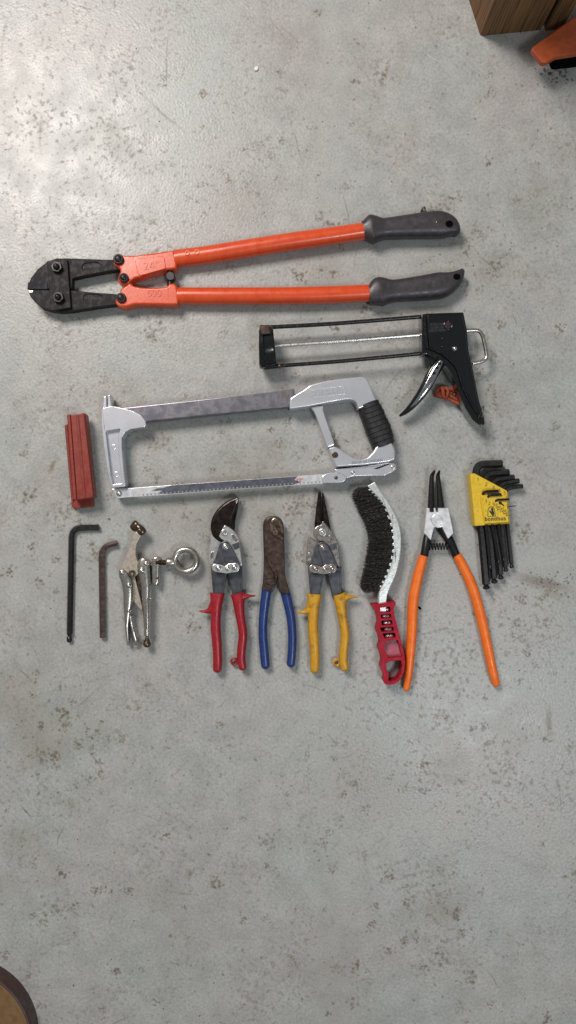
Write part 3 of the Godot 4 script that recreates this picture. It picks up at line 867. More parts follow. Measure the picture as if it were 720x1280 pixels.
func locking_pliers() -> void:
	var t := thing("locking_pliers", "worn nickel locking pliers with a forged eye bolt screwed to the jaw", "locking pliers", 180, 735)
	soft([170, 665, 174, 666, 176, 670, 173, 675.6, 170.6, 681.5, 169.6, 692, 171, 699, 173, 705, 173.4, 713, 170.6, 719.6, 162.5, 720.6, 156.6, 717, 151.4, 712, 152.4, 706, 155, 700.4, 158, 692.4, 161, 685, 163.4, 676.6, 166, 669.6], 0.010, 0.019, 0.0014)
	var j := emit("curved_jaw", M.satin_nickel, t)
	sweep([[166.4, 660.6, 10, 16, 11], [170, 657, 12.6, 16, 14], [172.2, 655.4, 12.4, 16, 14]], 2, 18, 0.5, 0.3)
	sweep([[172.6, 657.6, 7.6, 19, 9], [176, 662.4, 11, 19, 11], [178.6, 665.8, 10.4, 18, 10]], 2, 16, 0.5, 0.5)
	dome(175, 662.8, 3.4, 0.0235, 0.0265)
	emit("clamp_pad", M.bronze_dark, j)
	# left lever
	sweep([[152.4, 712.6, 7, 13, 16], [155.6, 717.6, 13.4, 13, 18], [159.6, 727, 14.4, 12.5, 19], [161.4, 741, 13.6, 12, 19], [160.8, 756, 12, 12, 18], [160.2, 769, 8.6, 11.5, 17], [159.6, 783, 5.6, 11, 16], [160.4, 796, 4.6, 10, 14], [160.6, 805, 3.8, 9, 12]], 4, 20, 0.6, 0.6, 0.72)
	var lv := emit("lever_handle", M.nickel, t)
	sweep([[163.8, 769, 3.6, 13, 12], [165.2, 780, 4.6, 12, 12], [167.4, 790, 5.8, 10, 11], [169.8, 800, 6, 9, 10], [170.2, 805, 4.6, 8, 8]], 4, 16, 0.5, 0.6, 0.8)
	emit("release_lever", M.nickel, lv)
	# link and inner parts
	slab([163, 716, 168, 719, 178, 760.6, 176.4, 763, 167.6, 752.6], 0.008, 0.013, 0.0008, 1)
	emit("toggle_link", M.satin_nickel, t)
	slab([170, 716, 176, 722, 178, 742, 172, 733], 0.006, 0.012, 0.0008, 1)
	emit("spring_plate", M.bronze_dark, t)
	disc(164.8, 716.7, 4.4, 0.018, 0.0215, 0.0005, 18, 1.8)
	emit("washer", M.bronze_dark, t)
	# fixed handle
	sweep([[181.6, 698.4, 11, 13, 18], [180.6, 702, 15.4, 13, 19], [180, 709, 17, 13, 20], [181.4, 719, 15.4, 13, 20], [183.2, 730, 13, 13, 20], [183.6, 745, 11.4, 13, 20], [183.8, 762, 9.6, 13, 20], [184.1, 780, 7.8, 13.5, 18], [184, 794, 6.6, 14, 14]], 4, 22, 0.3, 0.1, 0.74)
	var fh := emit("fixed_handle", M.nickel, t)
	sweep([[183.6, 748, 3, 22.4, 3], [184, 768, 3.2, 22.6, 3.2], [184.2, 786, 3, 22, 3]], 2, 10, 0.6, 0.6)
	emit("pressed_rib", M.nickel, fh)
	sweep([[184, 780, 5, 15, 6], [184, 792, 5, 15, 6], [183.9, 795, 4, 14.6, 5], [183.8, 799.6, 5.6, 14, 7], [183.8, 803, 9.4, 13, 11], [183.8, 806.4, 9.6, 13, 11], [183.8, 808.6, 6, 13, 8]], 2, 14, 0, 0.2)
	emit("adjusting_screw", M.bronze_dark, fh)
	sweep([[184, 783.6, 4.4, 18.4, 3], [184, 792.4, 4.2, 17.4, 3]], 1, 10, 0.4, 0.4)
	emit("screw_collar", M.bright_steel, fh)
	for p: Array in [[152.8, 716, 3.1, 0.0215], [161, 732, 2.7, 0.0222], [161.2, 763.6, 2.2, 0.0212], [177.4, 713.6, 3.5, 0.0232], [182.6, 705, 2.6, 0.0225], [188.4, 748, 1.4, 0.019]]:
		disc(p[0], p[1], p[2] * 1.12, 0.012, p[3], 0.0004)
		dome(p[0], p[1], p[2], p[3] - 0.0002, p[3] + 0.0022)
		emit("rivet", M.nickel, t)
	# eye bolt
	slab([188, 706, 190, 701.6, 205, 702, 205, 705.6, 190, 708], 0.008, 0.014, 0.001, 1)
	emit("jaw_stub", M.nickel, t)
	soft([189.8, 700, 192, 696.4, 195.6, 695.6, 198.6, 697.6, 199, 706, 198.6, 716, 198.2, 727, 195.6, 732.4, 192.4, 731.4, 190, 726, 189.4, 712], 0.001, 0.0175, 0.0022, 3, 3)
	var pl := emit("round_plate", M.nickel, t)
	dome(196.6, 722.6, 1.6, 0.017, 0.0185)
	emit("plate_rivet", M.bronze_dark, pl)
	var st: Array = []
	for i in 34: st.append([195.0 + i * 0.48, 703.2, 7.0 if i % 2 == 0 else 5.8, 15, 8.0 if i % 2 == 0 else 6.6])
	sweep(st, 1, 14)
	emit("threaded_rod", M.bronze_dark, t)
	var eye_root := 218.0
	sweep([[208.6, 703, 12.5, 15.5, 14], [211, 703, 14, 15.5, 15.5], [215, 703, 13.4, 15.5, 15], [eye_root, 702.6, 12, 15.5, 13.6]], 3, 18, 0.15, 0.2)
	torus(232.2, 700.6, 0.0155, 13.9, 4.1, 0.0054)
	var eye := emit("eye_nut", M.nickel, t, 60)
	sweep([[217, 702.8, 6.4, 15.5, 7], [221.6, 702.4, 6, 15.5, 7], [223, 702.4, 4.6, 15.5, 5.6]], 1, 12, 0, 0.3)
	emit("bolt_end", M.bronze_dark, eye)

func snips(t: Node3D, dx: float, rdx: float, grip: Material, plate: Material, straight: bool, origin_y := 0.0) -> void:
	# blades
	if straight:
		off = Vector2.ZERO
		slab([398.0, 615.4, 399.4, 613.8, 401.6, 615.4, 402.4, 652.6, 402, 664, 393.4, 662, 393.2, 654.4, 395.6, 632], 0.008, 0.0175, 0.0022, 0.8, [], 3)
		emit("blade", M.blade_black, t)
		slab([402.7, 616.4, 404, 615, 405, 618, 413.6, 661.6, 417, 672, 405, 668, 403.4, 652], 0.004, 0.0150, 0.0022, 0.8, [], 3)
		emit("blade", M.blade_black, t)
	else:
		off = Vector2.ZERO
		slab_p(curve_closed(flat_pts([294, 621.6, 297.2, 622, 298.2, 625, 296.6, 633, 292.8, 642.6, 290.8, 652, 291.2, 664, 287, 676, 277.6, 678, 269, 673.6, 264, 666, 262.9, 656, 266, 645, 273.4, 634.6, 283.4, 626.6]), 4), 0.008, 0.021, 0.0035, [], 4)
		var bl := emit("blade", M.blade_black, t)
		soft([295.4, 622.6, 297.4, 623.4, 297.4, 626.4, 295.4, 629.6, 294.4, 628, 294.8, 625], 0.019, 0.0215, 0.0006)
		emit("bright_tip", M.bright_steel, bl)
		slab([291, 651, 296.6, 631, 297.8, 631.6, 294, 652, 293, 664, 290, 662], 0.004, 0.0125, 0.001, 0.6)
		emit("blade", M.blade_black, t)
	off = Vector2(dx, origin_y)
	# jaw plates
	slab([262.6, 677, 264.4, 669.6, 268, 671.4, 277.6, 677.6, 274, 685.6, 269.6, 699.6, 265.8, 706.4, 260.8, 705.4, 261, 696], 0.009, 0.0165, 0.0012, 1.0)
	var jp := emit("jaw_plate", plate, t)
	slab([263.4, 690, 268, 689, 266.6, 698, 262.6, 700], 0.016, 0.0169, 0.0004, 1.6)
	emit("stamped_mark", M.worn_steel, jp)
	if straight:
		soft([281.6, 650.6, 284.4, 652.6, 291, 660.6, 297, 668.4, 300.4, 676, 301.8, 684, 303.4, 700, 303.6, 707.4, 300, 706, 294, 691.6, 288.6, 681, 281.8, 676, 274.6, 674.4, 270.8, 668.6, 270.6, 661, 275, 656.4, 279.6, 654.6], 0.013, 0.0195, 0.0012)
	else:
		soft([280.6, 656.6, 283.6, 657.6, 291, 662.6, 297.8, 672.8, 299.4, 682, 301.4, 696, 302.4, 706.4, 299, 706.4, 294, 694, 290, 685, 285.6, 680.4, 279.6, 676, 274, 671, 274.4, 668, 276.8, 662.6], 0.013, 0.0235, 0.0012)
	jp = emit("jaw_plate", plate, t)
	var rise := 0.0 if straight else 0.004
	slab([289.4, 680.4, 298.8, 677.2, 299.6, 684.6, 293.4, 687.6], 0.019 + rise - 0.0002, 0.0200 + rise, 0.0003, 0.5)
	emit("dark_band", M.link_grey, jp)
	slab([289, 668.4, 292, 667.4, 297.6, 675.4, 296, 678.6, 291.4, 674.6], 0.0190 + rise, 0.0202 + rise, 0.0004, 1.4)
	emit("stamped_mark", M.worn_steel, jp)
	# handle shanks
	slab([263.2, 708, 283.4, 708, 283.6, 717, 277.4, 748, 266.2, 744], 0.005, 0.0165, 0.0012, 0.8)
	slab([265.8, 716, 281.8, 717.4, 276.4, 746, 268.2, 742], 0.0162, 0.0178, 0.001, 0.4)
	emit("shank", M.link_grey, t)
	off = Vector2((dx + rdx) * 0.5, origin_y)
	slab([283, 712, 302.2, 706.6, 302.6, 742, 291.4, 748], 0.005, 0.0165, 0.0012, 0.8)
	slab([285, 716, 299.6, 712.6, 300.6, 742, 292, 746], 0.0162, 0.0178, 0.001, 0.4)
	emit("shank", M.link_grey, t)
	off = Vector2(dx, origin_y)
	# links over the pivot
	slab([274, 681.6, 275.6, 678.4, 279, 676.6, 283, 677.6, 286, 690, 279, 712.8, 266.2, 707.4], 0.0195 + rise, 0.0225 + rise, 0.0007, 1.8)
	emit("link", M.link_grey, t)
	slab([275.6, 683, 277, 679, 281, 676.2, 285.6, 677.4, 288.4, 681.6, 300.4, 705, 298, 709.6, 283.4, 708.4], 0.0227 + rise, 0.0257 + rise, 0.0007, 2.0)
	emit("link", M.link_grey, t)
	slab([264.6, 707.4, 268, 704.6, 276, 706, 281.6, 708, 285, 704.6, 295.6, 703.6, 299, 706.6, 299.4, 711, 297, 715, 290, 715.8, 283, 717, 268, 714.6, 264.8, 711.4], 0.0248 + rise, 0.0278 + rise, 0.0008, 2.0)
	emit("cross_bar", plate, t)
	var rv: Array = [[281.7, 683.2, 3.2, 0.0257], [273, 710.2, 3.4, 0.0278], [293.3, 709, 3.8, 0.0278], [284.6, 710.8, 2.7, 0.0278]]
	for p: Array in rv:
		disc(p[0], p[1], p[2] * 1.15, p[3] + rise - 0.001, p[3] + rise + 0.0008, 0.0004)
		dome(p[0], p[1], p[2] * 0.85, p[3] + rise + 0.0007, p[3] + rise + 0.0022)
		emit("rivet", M.bright_steel if not straight else M.worn_steel, t)
	if straight:
		disc(281.8, 664.4, 4.9, 0.019, 0.0225, 0.0008)
		dome(281.8, 664.4, 2.0, 0.0224, 0.0235)
	else:
		disc(279.8, 665.6, 3.9, 0.023, 0.0262, 0.0006, 20, 1.5)
	emit("pivot_nut", M.bright_steel, t)
	# grips
	sweep([[271.6, 741.2, 18.6, 13, 17], [271.2, 748, 17, 13, 18], [270.4, 757, 14.6, 13, 18.5], [269.8, 771, 13.2, 13, 18], [269.6, 785, 13.2, 13, 18], [270.8, 798, 12.8, 13, 18], [271.8, 814, 12, 12.6, 17], [272, 828, 12, 12, 16], [271.6, 836, 11, 12, 14]], 4, 18, 0.0, 0.9, 0.85)
	sweep([[269, 757, 17, 13, 15], [263, 762.6, 10, 14, 12], [257.4, 764.2, 5, 14.6, 8], [249.8, 763.9, 2, 15, 4]], 4, 14, 0.4, 0.8)
	emit("grip", grip, t, 55)
	off = Vector2(rdx, origin_y)
	sweep([[296.4, 741.4, 17.4, 13, 17], [298, 748, 16.4, 13, 18], [298.6, 756, 14.2, 13, 18.5], [300.4, 770, 12.2, 13, 18], [303, 785, 11.6, 13, 18], [303.8, 796, 11.4, 13, 18], [302, 812, 11.4, 12.6, 17], [301.6, 824, 11, 12, 16], [303.4, 834, 10.2, 12, 14]], 4, 18, 0.0, 0.8, 0.85)
	sweep([[298, 748, 17, 13, 15], [304.6, 746, 9.6, 14, 12], [311, 745, 4.6, 14.6, 8], [318.8, 744.8, 1.8, 15, 4]], 4, 14, 0.4, 0.8)
	var gr := emit("grip", grip, t, 55)
	torus(293, 827, 0.007, 3.9, 1.4, 0.0025)
	emit("latch_loop", grip, gr)
	off = Vector2.ZERO

func cable_cutter() -> void:
	var t := thing("cable_cutter", "rusty steel cable cutter with dark blue dipped handles", "cable cutter", 345, 740)
	soft([328.6, 662, 328.8, 655, 331, 649, 335.6, 645.8, 341, 646, 346, 652, 350, 676, 349, 700, 346, 712, 344.6, 726, 341, 740, 327.4, 740, 328.6, 726, 329.6, 700], 0.003, 0.011, 0.0016)
	emit("back_jaw", M.rusty_steel, t)
	soft([330, 660, 331.2, 652.4, 335.6, 647, 341.4, 645, 347.6, 646.2, 352.6, 651, 354.8, 660, 355.4, 674, 355.8, 692, 356, 712, 357, 722, 361.6, 741, 350, 741, 348, 728, 346.6, 720.4, 340.6, 715, 335, 705, 331.6, 694, 330.2, 678], 0.0112, 0.0195, 0.0018)
	var j := emit("front_jaw", M.rusty_steel, t)
	soft([336, 659, 337.4, 651.4, 341.6, 646.6, 347, 646.8, 352, 652, 354.2, 662, 354.4, 676, 350.4, 674.6, 344.4, 671.6, 338.4, 667], 0.019, 0.0228, 0.0028, 4, 4)
	emit("hooked_blade", M.rusty_bright, j)
	soft([333, 725.4, 341, 724, 345.6, 726, 345, 730, 338, 731.6, 333.4, 730], 0.010, 0.0145, 0.0012)
	emit("stop_lug", M.rusty_steel, t)
	sweep([[343.6, 712, 4, 18, 5], [345.2, 720, 4, 17, 5], [344.6, 728, 4, 15, 5]], 3, 10, 0.5, 0.5)
	emit("hinge_edge", M.rusty_steel, t)
	sweep([[333.4, 738.4, 12.8, 9.5, 15], [331.6, 750, 12.2, 9, 15.5], [329, 775, 11.4, 8.5, 15.5], [328.8, 795, 11.4, 8.5, 15.5], [330.4, 815, 11.6, 8.5, 15.5], [331.8, 831, 11.4, 8.5, 15.5]], 5, 20, 0.12, 1.0, 0.9)
	emit("handle", M.blue_grip, t, 50)
	sweep([[356, 738.8, 12.6, 9.5, 15], [359, 750, 12.2, 9, 15.5], [363.6, 772, 11.4, 8.5, 15.5], [365.4, 795, 11, 8.5, 15.5], [364.8, 815, 11, 8.5, 15.5], [363.6, 829, 10.8, 8.5, 15.5]], 5, 20, 0.12, 1.0, 0.9)
	emit("handle", M.blue_grip, t, 50)

func wire_brush() -> void:
	var t := thing("wire_brush", "curved wire brush with black bristles and red plastic handle", "wire brush", 478, 730)
	var outer: Array = [[468.6, 602], [475.9, 614], [484.6, 626.6], [490.8, 637], [498.4, 653.7], [501.6, 672], [500.6, 693.6], [496, 715], [489.4, 731.6], [484, 745], [483.2, 765]]
	var inner: Array = [[458.8, 607.4], [466.4, 615], [475, 624.6], [482.4, 634.6], [490.0, 655], [493.0, 674], [492, 694], [486.4, 713.6], [479, 730], [473.6, 742], [473.4, 765]]
	var poly: Array = []
	for p: Array in outer: poly.append_array(p)
	for i in range(inner.size() - 1, -1, -1): poly.append_array(inner[i])
	var pts := flat_pts(poly)
	# smooth both long sides
	var sm := PackedVector2Array()
	var n := outer.size()
	for side in 2:
		for i in n - 1:
			for k in 4:
				var a: Array = outer if side == 0 else inner
				var ix := i if side == 0 else n - 1 - i
				var d := 1 if side == 0 else -1
				var g := func(j: int) -> Vector2: return Vector2(a[clampi(j, 0, n - 1)][0], a[clampi(j, 0, n - 1)][1])
				sm.append(g.call(ix).cubic_interpolate(g.call(ix + d), g.call(ix - d), g.call(ix + 2 * d), k / 4.0))
		sm.append(pts[n - 1] if side == 0 else pts[pts.size() - 1])
	slab_p(sm, 0.004, 0.0215, 0.0014, [], 3)
	var back := emit("metal_channel", M.zinc, t)
	var at := func(arr: Array, u: float) -> Vector2:
		var f := clampf(u, 0, 0.9999) * 9.0
		var i := int(f)
		var v := func(j: int) -> Vector2: return Vector2(arr[clampi(j, 0, 10)][0], arr[clampi(j, 0, 10)][1])
		return v.call(i).cubic_interpolate(v.call(i + 1), v.call(i - 1), v.call(i + 2), f - i)
	# crimped teeth along the channel that hold the tufts
	for i in 19:
		var u := 0.06 + i * 0.047
		var p: Vector2 = at.call(inner, u)
		var q: Vector2 = at.call(inner, u + 0.028)
		var m: Vector2 = at.call(outer, u + 0.012)
		var tip: Vector2 = (p + q) * 0.5 + ((p + q) * 0.5 - m).normalized() * 2.6
		slab([p.x, p.y, q.x, q.y, tip.x + (q.x - p.x) * 0.25, tip.y + (q.y - p.y) * 0.25, tip.x - (q.x - p.x) * 0.35, tip.y - (q.y - p.y) * 0.35], 0.006, 0.0205, 0.0008, 0.6)
		emit("crimp_tooth", M.zinc, back)
	# bristles: thin crimped wires, many thousand crossings, so one object
	var edge: Array = [[447, 611], [442, 619.6], [447, 633], [452.6, 645], [459.6, 661.6], [461.4, 676], [459, 694], [456, 711], [451.6, 729], [455, 738], [458, 740]]
	tri = PackedVector3Array()
	org = Vector3.ZERO
	var mm := MultiMesh.new()
	mm.transform_format = MultiMesh.TRANSFORM_3D
	var wire: Array = []
	var keep := org
	for i in 15:
		wire.append(Vector3(sin(i * 1.9) * 0.024, cos(i * 1.9 + 0.6) * 0.020, i / 14.0))
	for i in 14:
		var r := 0.0068
		for k in 3:
			var a0 := TAU * k / 3
			var a1 := TAU * (k + 1) / 3
			var d0 := Vector3(cos(a0), sin(a0), 0) * r
			var d1 := Vector3(cos(a1), sin(a1), 0) * r
			quad(wire[i] + d0, wire[i] + d1, wire[i + 1] + d1, wire[i + 1] + d0)
	var holder := Node3D.new()
	var wm := emit("wire", M.bristle_wire, holder)
	mm.mesh = wm.mesh
	mm.instance_count = 7500
	org = t.position
	for i in mm.instance_count:
		var u := rng.randf()
		u = u * 0.93 + 0.035
		var tuft := (floorf(u * 19.0) + 0.5) / 19.0
		var us := lerpf(u, tuft, 0.3)
		var h0 := rng.randf_range(0.007, 0.018)
		var p: Vector2 = at.call(inner, us)
		var q: Vector2 = at.call(edge, u + rng.randfn(0, 0.03))
		q = p.lerp(q, 1.04 - absf(rng.randfn(0, 0.16)))
		q += Vector2(rng.randfn(0, 1.2), rng.randfn(0, 1.6))
		var a := w(p.x + rng.randf_range(0, 2), p.y, h0) - org
		var b := w(q.x, q.y, clampf(h0 * 1.15 + rng.randfn(0, 0.0035) - 0.001, 0.0015, 0.026)) - org
		var z := b - a
		var x := z.cross(Vector3.UP).normalized().rotated(z.normalized(), rng.randf() * TAU)
		var y := z.cross(x).normalized()
		mm.set_instance_transform(i, Transform3D(Basis(x * 0.03, y * 0.03, z), a))
	holder.free()
	var br := MultiMeshInstance3D.new()
	br.multimesh = mm
	br.name = "bristles"
	br.set_meta("kind", "stuff")
	t.add_child(br, true)
	org = t.position
	# handle
	var win: Array = [[475, 759.6, 487.6, 758.4, 488.6, 764.8, 476, 765.8], [475.8, 768.2, 488.6, 767.2, 489.2, 772.4, 477, 773.4], [476.4, 776, 490, 775.2, 490.8, 781, 477.6, 782], [475, 784.6, 491.6, 783.6, 492.6, 788.8, 477, 789.8], [478, 792, 493.6, 791, 495, 796.8, 481, 798],
		[482, 802, 494, 799.4, 497.6, 800.6, 502.6, 821, 485.6, 822.6, 479.6, 810.4], [482, 830.6, 486, 827, 494, 825.6, 501.4, 825.6, 502.6, 834, 500.6, 843, 496, 849.4, 487, 852, 485.4, 850, 486.2, 842, 483, 836]]
	slab([463, 755.6, 474, 755, 484, 753.4, 494.8, 751.8, 494.6, 755, 492.2, 761.5, 493.6, 771, 497.8, 787, 501.6, 801, 505.4, 817, 506.6, 828, 505.2, 840, 500.6, 850, 493, 855.6, 482.4, 856.2, 478.8, 852.4, 480.6, 846.4, 478.6, 840, 475.4, 834.6, 477.4, 826, 475.6, 817, 472.4, 810, 475.2, 803.4, 473.4, 795, 469.8, 788, 472.8, 777, 470.8, 767, 467.2, 760], 0.003, 0.0255, 0.0005, 2.2, win, 2)
	var hd := emit("handle", M.red_plastic, t)
	slab([481, 800, 499, 798, 504, 822.6, 484, 824, 478.6, 810], 0.006, 0.0165, 0.0, 0)
	emit("window_floor", M.pink_film, hd)
	slab([473.4, 757, 485, 756, 495, 798, 480.6, 800], 0.004, 0.008, 0.0, 0)
	emit("slot_floor", M.red_plastic, hd)
	for i in 5:
		var y := 762.0 + i * 8.2
		var x := 480.4 + i * 1.3
		sweep([[x - 3.4, y, 3.6, 16, 6], [x - 0.6, y - 0.4, 5.2, 16, 6], [x + 0.6, y + 0.3, 3.8, 16, 5], [x + 3.4, y - 0.4, 5, 16, 6], [x + 5, y, 3, 15, 5]], 2, 10, 0.4, 0.4)
		emit("metal_tang", M.zinc, hd)

func circlip_pliers() -> void:
	var t := thing("circlip_pliers", "large pliers with orange dipped handles and thin black bent tips", "circlip pliers", 565, 730)
	sweep([[539, 640, 9, 15, 10], [538.9, 630, 8.4, 15, 9], [539.2, 612, 6.8, 15, 7.5], [539.6, 597.6, 5.6, 15, 6], [540.6, 593.4, 5, 16, 5], [543.2, 588.6, 2.6, 21, 3]], 4, 14, 0.0, 0.6)
	emit("tip", M.pliers_black, t)
	sweep([[551.4, 640, 10, 15, 10], [550.6, 630, 9, 15, 9], [549, 612, 7, 15, 7.5], [547.6, 597.6, 5.6, 15, 6], [547.6, 594, 5, 16, 5], [549.4, 588.6, 2.4, 21, 3]], 4, 14, 0.0, 0.6)
	emit("tip", M.pliers_black, t)
	sweep([[549, 655, 11, 9, 9], [554, 664, 11, 9, 9], [560.6, 673, 11.4, 10, 11], [566, 684, 10.6, 11, 13], [570.6, 696, 10.4, 11, 14]], 4, 16)
	emit("arm", M.pliers_black, t)
	sweep([[537, 664, 11, 9, 10], [534.4, 673, 11, 10, 11], [532, 685, 10.4, 11, 13], [529.8, 697, 10.2, 11, 14]], 4, 16)
	emit("arm", M.pliers_black, t)
	slab([533.6, 635, 544.4, 634.6, 545.2, 638.8, 547, 640.6, 550, 641.6, 553, 648, 551, 656, 547.6, 660, 542.8, 659, 538.9, 675.8, 530, 666.4], 0.010, 0.0188, 0.0011, 0.7)
	emit("pivot_plate", M.satin_plate, t)
	slab([547.8, 635, 560.6, 634.6, 567.2, 666, 560.2, 674, 552.6, 658.8, 547.6, 660.2, 542.6, 657.6, 539.4, 652.6, 540, 646.4, 543.4, 642.6, 547.2, 641.4], 0.0135, 0.0205, 0.0011, 0.8)
	var p := emit("pivot_plate", M.satin_plate, t)
	letters("GERMANY", 547.6, 649.4, 0.0204, 2.6, -3, M.cast_silver, p, "stamped_word", 0.0003)
	torus(546.4, 650.2, 0.0204, 6.6, 0.35, 0.0003)
	emit("pivot_ring", M.cast_silver, p)
	var st: Array = []
	for i in 73:
		var a := TAU * i / 11.0
		st.append([537.0 + i * 0.33, 683.4 - i * 0.008 + cos(a) * 3.9, 1.7, 11.0 + sin(a) * 4.2, 1.9])
	sweep(st, 1, 7)
	emit("coil_spring", M.pliers_black, t, 60)
	sweep([[529.4, 694.6, 11.4, 11.5, 15], [526, 707, 12.2, 11, 16], [519.6, 733, 13, 10.5, 16.5], [516.2, 755, 13, 10, 16.5], [515, 785, 12.6, 10, 16], [513.2, 812, 12, 10, 15.5], [510.4, 842, 10.8, 9, 14], [508, 860, 8.6, 8, 11]], 5, 20, 0.1, 0.9, 0.9)
	emit("handle", M.orange_grip, t, 50)
	sweep([[570.8, 693.6, 11.4, 11.5, 15], [577.6, 706, 12.2, 11, 16], [588.4, 729, 13, 10.5, 16.5], [596, 752, 13, 10, 16.5], [603, 779, 12.6, 10, 16], [609.2, 808, 12, 10, 15.5], [616.6, 842, 11, 9, 14], [620.4, 855, 9.4, 8, 11]], 5, 20, 0.1, 0.7, 0.9)
	emit("handle", M.orange_grip, t, 50)

func key_set() -> void:
	var t := thing("key_holder", "yellow plastic holder filled with black hex keys", "hex key holder", 613, 635)
	slab([587.4, 592.6, 593, 591.4, 633.6, 613.2, 634.6, 616, 637.8, 654.6, 593.6, 657.6], 0.002, 0.0225, 0.0012, 0.7)
	var b := emit("holder_body", M.holder_yellow, t)
	slab([600.4, 620, 603.4, 617.4, 634.4, 619, 637.2, 653.8, 606, 655.8], 0.022, 0.0265, 0.0022, 0.8, [], 1)
	emit("raised_front", M.holder_yellow, b)
	for p: Array in [["1", 597.4, 599.4, 0.0226], ["2", 607.8, 605.4, 0.0226], ["3", 616.8, 609.6, 0.0226], ["4", 624, 613, 0.0226], ["5", 630.6, 616, 0.0226], ["1", 607.6, 626.6, 0.0266], ["2", 611.8, 629.2, 0.0266], ["3", 616.8, 630.8, 0.0266],
			["5/64", 621.4, 633.8, 0.0266], ["3/32", 625.4, 636.4, 0.0266], ["7/64", 629, 638.6, 0.0266], ["9/64", 632.6, 640.8, 0.0266]]:
		letters(p[0], p[1], p[2], p[3], 4.2 if p[0].length() == 1 else 2.6, 0.0 if p[0].length() == 1 else 70.0, M.ink_black, b, "size_mark", 0.0003)
	letters("bondhus", 619, 648.6, 0.0266, 4.6, -2, M.ink_black, b, "printed_name", 0.0003, true)
	slab_p(cut(flat_pts([609.4, 646, 609.6, 637, 611.4, 633.8, 614.8, 632.8, 618, 635, 619, 640, 619.6, 645.6]), 1.2), 0.0263, 0.0268, 0.0001, [cut(flat_pts([610.1, 645.3, 610.4, 637.2, 611.9, 634.6, 614.8, 633.6, 617.4, 635.6, 618.3, 640, 618.8, 645]), 1.2)])
	soft([614.4, 634.6, 616.6, 635.6, 616.8, 638.6, 618, 641.4, 616.4, 645.4, 613.6, 642, 611.6, 639.4, 612.6, 638, 614.4, 639.6, 614, 637], 0.0263, 0.0269, 0.0001)
	emit("printed_emblem", M.ink_black, b)
	disc(625.4, 628.6, 2.0, 0.026, 0.0272, 0.0003, 14)
	sweep([[624, 629, 1.6, 27, 1.6], [628, 630.4, 1.6, 27, 1.6], [629.6, 632, 1.4, 27, 1.4]], 2, 8, 0.5, 0.5)
	emit("tiny_key_end", M.key_black, b)
	# arm end x, y, bend x, y, tip x, y, width, label
	var ks: Array = [[627.6, 579.6, 594.2, 580.6, 608.2, 736.4, 9.6, 9, "largest black hex key at the upper left of the yellow holder"],
		[636.2, 590.4, 604.6, 592.2, 618, 729, 8.4, 9, "second largest hex key, its arm just under the top one"],
		[642.6, 596.8, 613.6, 599.6, 626.2, 724, 7.4, 9, "third hex key down in the fan above the yellow holder"],
		[648.8, 600.8, 622, 605, 632.4, 714.4, 6.4, 9, "fourth hex key down in the fan above the yellow holder"],
		[653.4, 607.6, 629.2, 610.6, 639.8, 710, 5.8, 9, "lowest of the five angled hex keys at the holder's slanted top"],
		[622.8, 613.6, 603.6, 614.6, 613.2, 711.4, 4.0, 21, "short thin hex key, upper one crossing the holder's front"],
		[626.6, 617.8, 609.2, 619.4, 624, 705, 3.6, 21, "short thin hex key just under the first one across the holder's front"],
		[636.4, 624.2, 618.6, 624.8, 630.4, 702.6, 3.2, 21, "thin hex key whose arm sits lowest across the holder's front"],
		[644.6, 632.4, 633, 633.4, 635.4, 660, 1.3, 21, "thinnest wire-like hex key poking out right of the holder"]]
	for k: Array in ks:
		var big: bool = k[7] < 15
		var o := thing("hex_key", k[8], "hex key", k[4], k[5] - 60, "hex keys in the yellow holder")
		var d := Vector2(k[4] - k[2], k[5] - k[3]).normalized()
		var hc: float = 11.0 if big else 20.0
		var st := bent(k[0], k[1], k[2], k[3], k[4] - d.x * 6.0, k[5] - d.y * 6.0, (12.0 if k[6] > 5 else 9.0) if big else 4.5, k[6], hc if big else 28.0, k[6] * 1.15, hc if big else 20.0)
		if not big:
			st[-1][3] = 19.0
		sweep(st, 1, 6, 0, 0, 1.0, 0.0 if big else PI / 6)
		emit("shaft", M.key_black, o, 25)
		var e := Vector2(k[4], k[5])
		var q := func(back: float, f: float) -> Array: return [e.x - d.x * back, e.y - d.y * back, k[6] * f, hc if big else 19.0, k[6] * f * 1.15]
		if k[6] > 2.0:
			sweep([q.call(6.4, 0.96), q.call(4.8, 0.62), q.call(4.0, 0.64), q.call(2.4, 0.96), q.call(0.8, 0.9), q.call(0.0, 0.62)], 2, 12, 0, 0.2)
			emit("ball_end", M.key_black, o)

